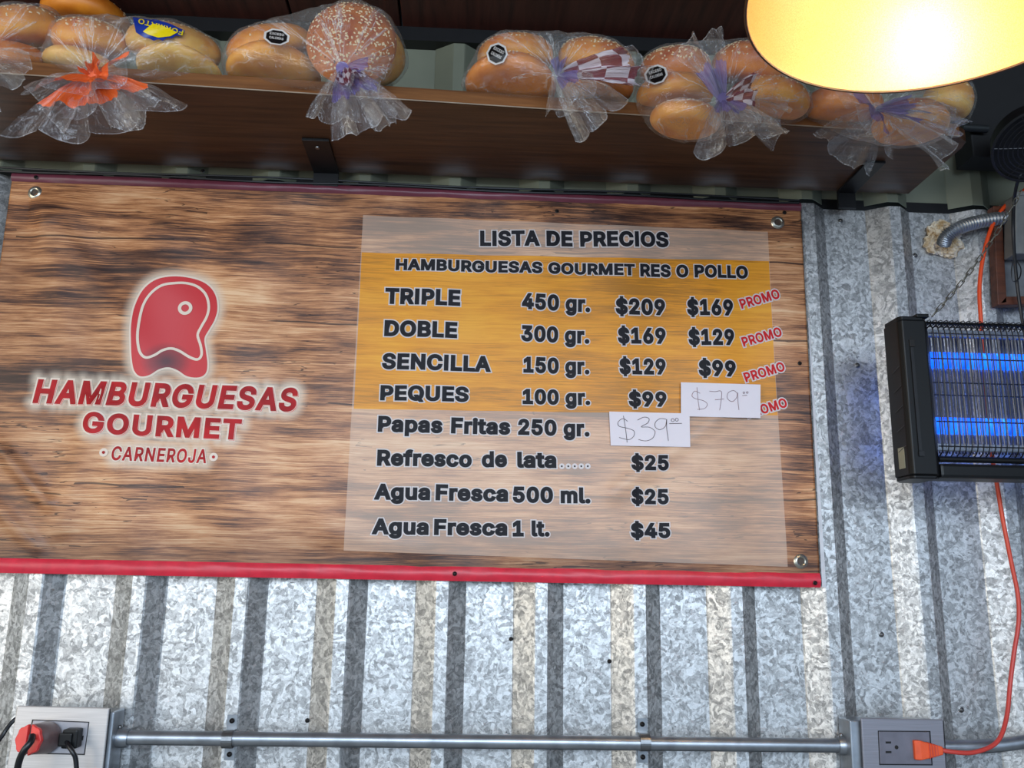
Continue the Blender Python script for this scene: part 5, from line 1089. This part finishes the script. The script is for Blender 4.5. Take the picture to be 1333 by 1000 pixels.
# red-faced adapter plug
ad = empty('plug_adapter', P(60, 962, YO), 'round grey adapter with red faces plugged into the left outlet', 'plug')
C0 = P(62, 960, YO-.004); C1 = P(40, 963, YO-.034)
dirv = (C1-C0).normalized(); Ld = (C1-C0).length
g = MB(); g.lathe([(0, 0), (.019, 0), (.0195, .003), (.0185, Ld*.5), (.0178, Ld-.003), (.0165, Ld), (0, Ld)], rotM(dirv, C0), 28); g.build('adapter_body', simple('grey_clear_plastic', (112, 92, 92), .3), ad, True)
M_redp = simple('red_plastic', (224, 62, 60), .42, 0, .08)
MM = rotM(dirv, C1); 
u_ = MM.to_3x3() @ Vector((1, 0, 0)); v_ = MM.to_3x3() @ Vector((0, 1, 0))
for s_ in (-1, 1):
    ar = []
    for k in range(15):
        a_ = -math.pi/2+math.pi*k/14; r_ = .0172+.0010*math.cos(a_*8)
        ar.append((s_*(.0022+r_*math.cos(a_)*.88), r_*math.sin(a_)))
    ex_ = Vector((1, 0, 0)); ex_ = (ex_-dirv*ex_.dot(dirv)).normalized(); ez_ = Vector((0, 0, 1)); ez_ = (ez_-dirv*ez_.dot(dirv)); ez_ = (ez_-ex_*ez_.dot(ex_)).normalized()
    g = MB(); g.prism([C1+ex_*a_+ez_*b_ for a_, b_ in ar], dirv*.0055); o = g.build('red_face', M_redp, ad)
    m_ = o.modifiers.new('b', 'BEVEL'); m_.width = .001; m_.segments = 2; m_.limit_method = 'ANGLE'
M_rub = simple('black_rubber', (20, 22, 27), .36)
g = MB(); g.tube(spline([P(42, 958, YO-.045), P(40, 966, YO-.052), P(32, 976, YO-.055), P(26, 988, YO-.052), P(22, 1006, YO-.048), P(19, 1040, YO-.045)], 6), .0040, 12)
g.build('cable', M_rub, ad, True)
bp = empty('power_plug', P(94, 962, YO), 'small black power plug at the right of the left outlet', 'plug')
q = P(94, 961, YO-.012); g = MB(); g.box(q-Vector((.0095, .009, .0115)), q+Vector((.0095, .0088, .0115)), 0, .0025)
g.box(q-Vector((.0125, .012, .0085)), q+Vector((.004, -.002, .0075)), 0, .002); g.build('plug_body', M_blackpl, bp)
g = MB(); g.tube(spline([P(87, 966, YO-.022), P(90, 972, YO-.028), P(95, 980, YO-.03), P(99, 992, YO-.028), P(101, 1040, YO-.024)], 6), .0030, 10); g.build('cable', M_rub, bp, True)
g = MB(); g.tube(spline([P(-30, 1000, -.03), P(0, 962, -.03), P(8, 950, -.028), P(18, 938, -.026), P(34, 928, -.018)], 6), .0028, 8)
tag(g.build('power_cable', M_rub, None, True), 'black cable entering the left outlet box from the frame edge', 'cable')

# ------------------------------------------------------------------ conduits
def conduit(pts, label, straps, conns, r=.0092):
    e = empty('conduit_pipe', pts[0], label, 'pipe', None)
    g = MB(); g.tube(pts, r, 20); g.build('pipe', M_cond, e, True)
    for px, py in straps:
        c = P(px, py, -.015); st = g = MB()
        ycen = c.y; hw = .0068
        arc = [(ycen-(r+.0022)*math.cos(a), c.z+(r+.0022)*math.sin(a)) for a in [R_(-88+176*k/14) for k in range(15)]]
        prof_ = [(-.0012, c.z-.0285), (-.0012, c.z-r-.0016)]+arc+[(-.0012, c.z+r+.0016), (-.0012, c.z+.0285)]
        n_ = len(prof_); vs = [(c.x-hw, y_, z_) for y_, z_ in prof_]+[(c.x+hw, y_, z_) for y_, z_ in prof_]
        g.add(vs, [(i, i+1, n_+i+1, n_+i) for i in range(n_-1)]); so = g.build('pipe_strap', M_steel, e)
        m_ = so.modifiers.new('s', 'SOLIDIFY'); m_.thickness = .0011; m_.offset = 1
        for dz in (-.021, .021):
            g = MB(); g.lathe([(.0034, 0), (.0032, .0014), (.002, .0022), (.0012, .001), (0, .001)], rotM((0, -1, 0), (c.x, -.0022, c.z+dz)), 14); g.build('screw', M_dscrew, so, True)
    for a, c, scr in conns:
        g = MB(); n_ = 5; g.tube([a.lerp(c, k/n_) for k in range(n_+1)], lambda i: r+.0034 if i in (1, 2, 3, 4) else r+.0018, 20); co_ = g.build('connector', M_cond, e, True)
        mid = a.lerp(c, scr); g = MB(); g.lathe([(.0028, 0), (.003, .003), (.002, .0045), (0, .0045)], rotM((0, -.3, 1), mid+Vector((0, -.002, r+.002))), 12); g.build('screw', M_screw, co_, True)
L0 = P(146, 960, -.015); L1 = P(1108, 971, -.015)
conduit([L0, L0.lerp(L1, .5), L1], 'long grey steel conduit running between the two outlets', [(297, 962.5), (839, 966.5)], [(P(141, 960, -.015), P(168, 961, -.015), .55), (P(1090, 970.5, -.015), P(1112, 971, -.015), .2)])
conduit(spline([P(1222, 972, -.015), P(1270, 972, -.015), P(1310, 969, -.015), P(1370, 960, -.015)], 6), 'short grey steel conduit leaving the right outlet towards the frame edge', [], [])

# ------------------------------------------------------------------ right edge things
# foam patch with flexible conduit
c0 = P(1226, 312, .016); bm = bmesh.new(); bmesh.ops.create_icosphere(bm, subdivisions=5, radius=1)
for v in bm.verts:
    d = v.co.normalized(); a = math.atan2(d.z, d.x)
    rr = .0300*(1+.34*noise.noise(Vector((math.cos(a)*2.2, math.sin(a)*2.2, 3.3)))+.16*noise.noise(Vector((math.cos(a)*7, math.sin(a)*7, 1))))
    nn = noise.noise(d*2.3+Vector((2, 0, 0)))+.5*abs(noise.noise(d*6))+.4*noise.noise(d*11)
    v.co = Vector((d.x*rr*1.0, d.y*(.012+.010*nn), d.z*rr))+c0
    v.co.x += .004*noise.noise(d*9); v.co.z += .004*noise.noise(d*9+Vector((7, 0, 0)))
g = MB(); g.add([v.co.copy() for v in bm.verts], [[v.index for v in f.verts] for f in bm.faces]); bm.free()
tf = NT('dried_foam'); nz = tf.noise(tf.tc(), 55, 4); tf.set(color=tf.ramp(nz, [(.35, lin((176, 146, 104))), (.5, lin((222, 206, 180))), (.65, lin((240, 230, 214)))]), rough=.7); tf.bump(nz, .7, .004)
tag(g.build('foam_patch', tf.m, None, True, loc=c0), 'lumpy dried cream foam sealing a hole in the metal wall', 'foam')
pts = spline([P(1228, 318, .0), P(1233, 307, -.012), P(1246, 298, -.022), P(1265, 291, -.024), P(1290, 286, -.024), P(1316, 283, -.022), P(1345, 280, -.02)], 30)
g = MB(); g.tube(pts, lambda i: .0098+.0011*math.sin(i*math.pi/2.5), 16); tag(g.build('flexible_conduit', M_cond, None, True, loc=pts[0]), 'grey ribbed flexible conduit coming out of the foam patch', 'conduit')
# framed panel
fr = empty('framed_panel', P(1320, 395, -.01), 'brown wooden framed grey panel at the right edge', 'frame')
M_fr = m_wood('frame_wood', (66, 34, 22), (110, 60, 38), 'X')
quad_box([(1293, 268), (1304, 268), (1311, 394), (1299, 397)], -.018, .017, M_fr, 'side_rail', fr)
quad_box([(1309, 386), (1420, 384), (1422, 394), (1300, 397)], -.018, .017, M_fr, 'bottom_rail', fr)
quad_box([(1303, 266), (1420, 266), (1420, 387), (1309, 388)], -.010, .006, simple('grey_glossy_panel', (108, 110, 112), .25), 'panel', fr, 0)
# grey control box above it
gb_ = empty('junction_box', P(1335, 240, -.05), 'grey metal box cut by the right frame edge behind the chain', 'box')
quad_box([(1322, 252), (1420, 240), (1420, 330), (1322, 330)], -.05, .03, simple('grey_box_paint', (112, 112, 110), .45), 'box_body', gb_, .002)
quad_box([(1320, 250), (1420, 238), (1420, 243), (1320, 255)], -.053, .004, simple('grey_box_lid', (140, 140, 138), .45), 'lid_rim', gb_, .001)
g = MB(); g.tube(spline([P(1334, 218, -.10), P(1325, 236, -.09), P(1320, 262, -.065), P(1319, 300, -.06), P(1322, 350, -.04), P(1328, 400, -.03), P(1335, 440, -.03)], 6), .0026, 8)
g.tube(spline([P(1322, 330, -.045), P(1317, 350, -.045), P(1319, 366, -.045), P(1327, 362, -.045), P(1329, 350, -.045), P(1324, 340, -.045)], 5), .0010, 6)
tag(g.build('hanging_cable', M_rub, None, True), 'black cable dangling in front of the framed panel', 'cable')
# plain black block filling the dark top right corner
g = MB(); xl_ = P(1259, 130, -.05).x; g.box((xl_, -.05, P(1300, 205, -.05).z), (xl_+.5, -.001, 2.435), 0, .003)
tag(g.build('corner_block', simple('matt_black', (20, 20, 22), .7), None), 'matt black block filling the top right corner', 'panel')
g = MB(); g.tube([P(1252, 166, -.06), P(1285, 168, -.06)], .006, 12); tag(g.build('short_pipe', simple('dull_pipe', (44, 48, 50), .5, .3), None, True), 'short dark pipe stub right of the last bag', 'pipe')
FC = P(1348, 190, -.14); fan = empty('wire_guard_fan', FC, 'black fan with concentric wire guard cut by the right frame edge', 'fan')
fa = Vector((-.15, -.55, -.8)).normalized(); MF = rotM(fa, FC)
g = MB(); g.lathe([(0, -.03), (.052, -.03), (.058, -.004), (.0585, 0), (.055, .001), (.054, -.004), (0, -.012)], MF, 48); g.build('fan_housing', simple('fan_black', (18, 18, 20), .5), fan, True)
M_gw = simple('guard_wire', (48, 48, 52), .35, .5)
for k in range(8):
    r_ = .012+.0062*k; g = MB(); g.tube([MF @ Vector((r_*math.cos(a), r_*math.sin(a), .006-.006*(r_/.057)**2)) for a in [i*2*math.pi/40 for i in range(40)]], .0008, 5, 0, True); g.build('guard_ring', M_gw, fan, True)
for k in range(6):
    a = k*math.pi/3; g = MB(); g.tube([MF @ Vector((r_*math.cos(a), r_*math.sin(a), .0048-.006*(r_/.057)**2)) for r_ in (0, .02, .04, .057)], .0008, 5); g.build('guard_spoke', M_gw, fan, True)
